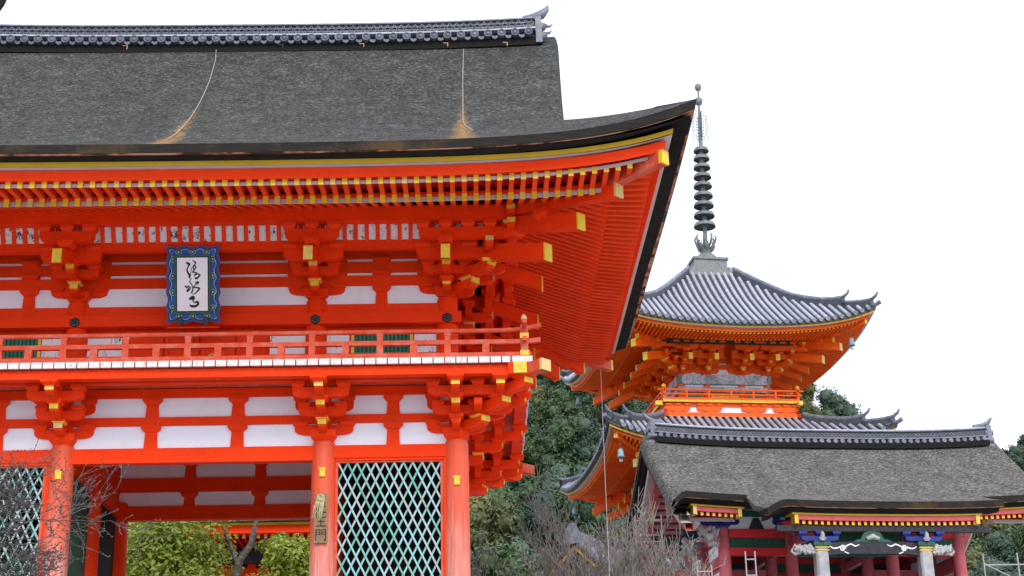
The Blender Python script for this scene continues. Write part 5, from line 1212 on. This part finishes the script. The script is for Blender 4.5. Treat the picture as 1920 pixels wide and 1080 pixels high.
# ---- bare shrubs and trees
def bare_tree(seed, name, lab, loc, trunks, depth, L0, r0, m, spread, up, rmin, group=None, knobs=False, aim=None):
    rs = random.Random(seed); b = MB(); tw = MB(); t = thing(name, lab, 'bare tree', loc, 0, group)
    def grow(p, d, L, r, lv):
        n = 4; pts = branch_pts(rs, p, d, L, n, .10 if lv else .06, up*.1)
        rr = [lerp(r, max(r*.62, rmin*.7), i/n) for i in range(n+1)]
        (b if lv < 2 else tw).tube(pts, rr, 6 if lv < 2 else (4 if lv < 4 else 3), cap=False)
        if lv >= depth:
            if knobs:
                for q in pts[1:]: tw.tube([q, q+Vector((rs.uniform(-1, 1), rs.uniform(-1, 1), rs.uniform(.2, 1)))*.025], [.009, .005], 4)
            return
        for c_ in range(rs.choice((3, 3, 4)) if lv < depth-1 else rs.choice((2, 3, 4))):
            i = rs.randrange(1, n+1); q = pts[i]; dd = (pts[i]-pts[i-1]).normalized()
            v = Vector((rs.gauss(0, 1), rs.gauss(0, 1), rs.gauss(0, .8))); v = (v - dd*v.dot(dd)).normalized()
            grow(q, dd*1.0 + v*spread*rs.uniform(.6, 1.25) + Vector((0, 0, up*.35)), L*rs.uniform(.55, .8), max(rr[i]*.62, rmin), lv+1)
    for (p, d, s) in trunks: grow(Vector(p), Vector(d), L0*s, r0*s, 0)
    part('trunk', b, m, t); part('twigs', tw, m, t)['kind'] = 'stuff'
GB = 'bare cherry trees in front of the pagoda'
for i, (x, y, h, lab) in enumerate(((6.5, 12.5, 1.06, 'bare cherry tree nearest the lower right corner of the large gate'),
                                    (8.2, 11.5, 1.08, 'bare cherry tree in front of the small tiled gable roof'),
                                    (9.7, 12.8, .97, 'bare cherry tree left of the pale pipe frame'),
                                    (11.0, 11.2, .78, 'bare cherry tree right of the pale pipe frame, before the porch'), (7.4, 13.6, 1.0, 'bare cherry tree between the large gate corner and the small tiled gable'), (9.0, 13.4, .96, 'bare cherry tree rising over the right slope of the small tiled gable'))):
    bare_tree(60+i, 'bare_cherry_tree', lab, (x, y, -.15), [((0, 0, 0), (rs.uniform(-.15, .15), 0, 1), h), ((.1, .1, 0), (.35, .1, 1), h*.9), ((-.1, 0, 0), (-.4, -.1, 1), h*.9)], 5, 2.3, .07, 'twig_bark', .62, .45, .0105, GB)
# bare tree reaching in from the left, in front of the gate
bare_tree(93, 'bare_plum_tree', 'bare twiggy plum branches reaching in front of the left column and lattice', (-3.05, -8.2, -4.0),
          [((0, 0, 0), (.08, .05, 1), 1.0)], 0, 4.9, .13, 'twig_grey', .5, .2, .008)
_t = bpy.data.objects['bare_plum_tree']; rs = random.Random(5); b = MB(); tw = MB()
def plum(p, d, L, r, lv):
    n = 5; pts = branch_pts(rs, p, d, L, n, .2, .01); rr = [lerp(r, max(r*.5, .0035), i/n) for i in range(n+1)]
    (b if lv < 1 else tw).tube(pts, rr, 6 if lv < 2 else 4, cap=False)
    if lv >= 3:
        for q in pts[1:]:
            tw.tube([q, q+Vector((rs.uniform(-1, 1), rs.uniform(-1, 1), rs.uniform(-.2, 1)))*.03], [.008, .006], 4, cap=True)
        return
    for c_ in range((8, 6, 5)[lv]):
        i = rs.randrange(1, n+1); dd = (pts[i]-pts[i-1]).normalized(); v = Vector((rs.gauss(0, 1), rs.gauss(0, .6), rs.gauss(.1, 1))); v = (v-dd*v.dot(dd)).normalized()
        plum(pts[i], dd*.9+v*rs.uniform(.5, 1.1), L*rs.uniform(.42, .68), max(rr[i]*.5, .004), lv+1)
for (p, d, L, r) in (((.5, .2, 4.5), (1, .05, .12), 2.7, .03), ((.45, .2, 4.6), (1, -.1, .42), 1.9, .026), ((.4, .2, 4.7), (.8, .1, .8), 1.7, .026), ((.5, .2, 4.2), (1, 0, .12), 2.3, .028),
                     ((.4, .2, 4.4), (1, .2, .25), 1.9, .026), ((.3, .2, 4.7), (.75, -.1, 1.1), 1.8, .024), ((.5, .2, 4.1), (1, -.2, .0), 1.9, .024), ((.4, .2, 4.6), (.9, -.2, .62), 1.5, .024), ((.5, .2, 3.9), (1, .1, .05), 2.0, .024), ((.5, .2, 4.35), (1, .0, .05), 1.7, .024)):
    plum(Vector(p), Vector(d), L*.72, r, 0)
part('limbs', b, 'twig_grey', _t); part('fine_twigs', tw, 'twig_grey', _t)['kind'] = 'stuff'
# ================================================================ red hall behind the gate passage
HL = thing('red_hall', 'red hall with yellow rafter tips seen behind the trees in the gate passage', 'hall', (-2., 24, -.15))
paint('hall_red', (.42, .012, .006), .12, .6, spec=.15)
def hb(nm, x0, x1, y0, y1, z0, z1, m='crimson_paint'): return part(nm, MB().box(x0, x1, y0, y1, z0, z1), m, HL)
hb('wall', -7, 5, 3.0, 3.2, 0, 7.6, 'hall_red'); hb('eave_fascia', -8, 5.5, .0, .2, 7.56, 7.82, 'vermilion'); hb('yellow_eave_board', -8, 5.5, -.1, .2, 7.823, 7.9, 'yellow_board')
hb('eave_soffit', -8, 5.4, .1, 3.0, 7.62, 7.66, 'hall_red')
x = -7.8
while x < 5.3:
    r = part('rafter', MB().box(x-.035, x+.035, .25, 3.0, 7.44, 7.56), 'hall_red', HL); part('rafter_cap', MB().box(x-.055, x+.055, .235, .26, 7.43, 7.565), 'gold', r); x += .245
hb('bracket_band', -7, 5, 2.2, 2.95, 7.0, 7.4, 'porch_dark')
for x in lin(-6.5, 4.5, 12): hb('column', x-.14, x+.14, 2.75, 2.99, 0, 7.3, 'vermilion')
for x in lin(-6.2, 4.2, 22): hb('wall_slat', x-.06, x+.06, 2.93, 2.99, 4.2, 6.9, 'pale_board')
for z0 in (6.55, 5.2, 3.9): hb('tie_beam', -7, 5, 2.7, 2.98, z0, z0+.3, 'vermilion')
part('roof', MB().prism([(-.3, 7.92), (-.3, 8.1), (3.5, 11.5), (7.3, 8.1), (7.3, 7.92)], -8.2, 5.7, 'x'), 'bark_roof_brown', HL)
part('porch_beam', MB().box(1.5, 3.6, -1.2, -1.0, 5.6, 6.05), 'vermilion', HL); part('blue_bracket', MB().tube([(1.3, -1.1, 6.1), (1.5, -1.1, 6.2), (1.75, -1.1, 6.1), (1.95, -1.1, 6.2)], .07, 8), 'cobalt_paint', HL)
for x in (1.6, 3.5): part('porch_post', MB().box(x-.1, x+.1, -1.2, -1.0, 0, 5.6), 'vermilion', HL)
# ================================================================ small tiled gable roof behind the cherry trees
SH = thing('small_hall', 'small hall with grey tiled gable roof and yellow barge boards behind bare cherry trees', 'hall', (9.0, 26.0, -.75), -.45)
def gz(x): q = abs(x); return 8.0-.98*q+.045*q*q
for sg in (-1, 1):
    b = MB(); xs_ = lin(0, 3.6, 10)
    b.grid(lambda q, y: (sg*q, y, gz(q)), xs_, [-.5, 6]); part('roof_slope', b, 'pan_tile', SH)
    for j, y in enumerate(lin(-.45, 5.9, 22)): part('tile_row', MB().tube([(sg*q, y, gz(q)+.05) for q in xs_], .085, 6), 'roof_tile', SH)
    b = MB(); b.grid(lambda q, j: (sg*q, -.42 if j in (0, 1) else -.34, gz(q)-(.12 if j in (0, 3) else .26)), xs_, [0, 1, 2, 3, 0], smooth=False); part('barge_board', b, 'yellow_board', SH)
part('gable_wall', MB().prism([(-3.3, 0), (3.3, 0), (3.3, 4.6), (0, 7.75), (-3.3, 4.6)], .2, .3, 'y'), 'trunk_bark', SH)
part('ridge', MB().box(-.16, .16, -.5, 6, 7.95, 8.3).tube([(0, -.5, 8.33), (0, 6, 8.33)], .11, 8), 'roof_tile', SH)
part('ridge_end_tile', MB().prism([(-.28, 7.9), (.28, 7.9), (.33, 8.15), (.18, 8.45), (.08, 8.62), (-.08, 8.62), (-.18, 8.45), (-.33, 8.15)], -.62, -.5, 'y'), 'roof_tile', SH)
# ================================================================ pipe frames
def frame(lab, loc, rz, w_, h_, rails, r=.019, mid=False, diag=False):
    t = thing('pipe_frame', lab, 'pipe frame', loc, rz, 'steel pipe frames by the small gate')
    for x in ((0, w_) if not mid else (0, w_*.5, w_)): part('upright', MB().tube([(x, 0, 0), (x, 0, h_)], r, 8), 'steel_pipe', t)
    for z_ in rails: part('cross_rail', MB().tube([(0, 0, z_), (w_, 0, z_)], r*.85, 8), 'steel_pipe', t)
    if diag: part('brace', MB().tube([(0, 0, h_*.94), (w_, 0, h_*.72)], r*.8, 8), 'steel_pipe', t); part('brace', MB().tube([(w_*.1, 0, h_*.7), (w_*1.0, 0, h_*.97)], r*.8, 8), 'steel_pipe', t)
    return t
frame('taller pale pipe frame standing before the left gable of the small gate', (9.79, 14.0, -.15), 0, .73, 5.85, (5.7, 5.1, 4.4, 3.2))
frame('pale pipe frame just behind the taller one, beside the left gable of the small gate', (10.0, 14.8, -.15), .1, .6, 5.6, (5.45, 4.7, 3.9))
frame('small pale ladder-like pipe frame beside the first column of the porch', (12.1, 10.0, -.15), 0, .24, 4.05, (3.85, 3.45))
frame('sloping pale pipe handrail left of the first porch column', (10.9, 10.2, -.15), 0, .36, 3.75, (3.6, 3.0))
frame('braced pipe scaffold at the lower right edge of the picture', (19.36, 14, -.15), 0, 1.9, 4.62, (4.3, 3.9, 3.0), .022, True, True)
# ---- dark branch tip above, top left corner
t = thing('overhead_branch', 'dark smooth branch end in the top left corner of the sky', 'branch', (-1.9, -12.0, -5.1))
part('limb', MB().tube([(-1.9, 0, 0), (-1.7, 0, 5), (-.9, 0, 9.2), (.3, 0, 10.6), (.95, 0, 11.4), (1.3, 0, 12.03), (1.42, 0, 12.4), (1.45, 0, 13.0)], [.2, .16, .12, .1, .085, .08, .07, .05], 10), 'dark_void', t)
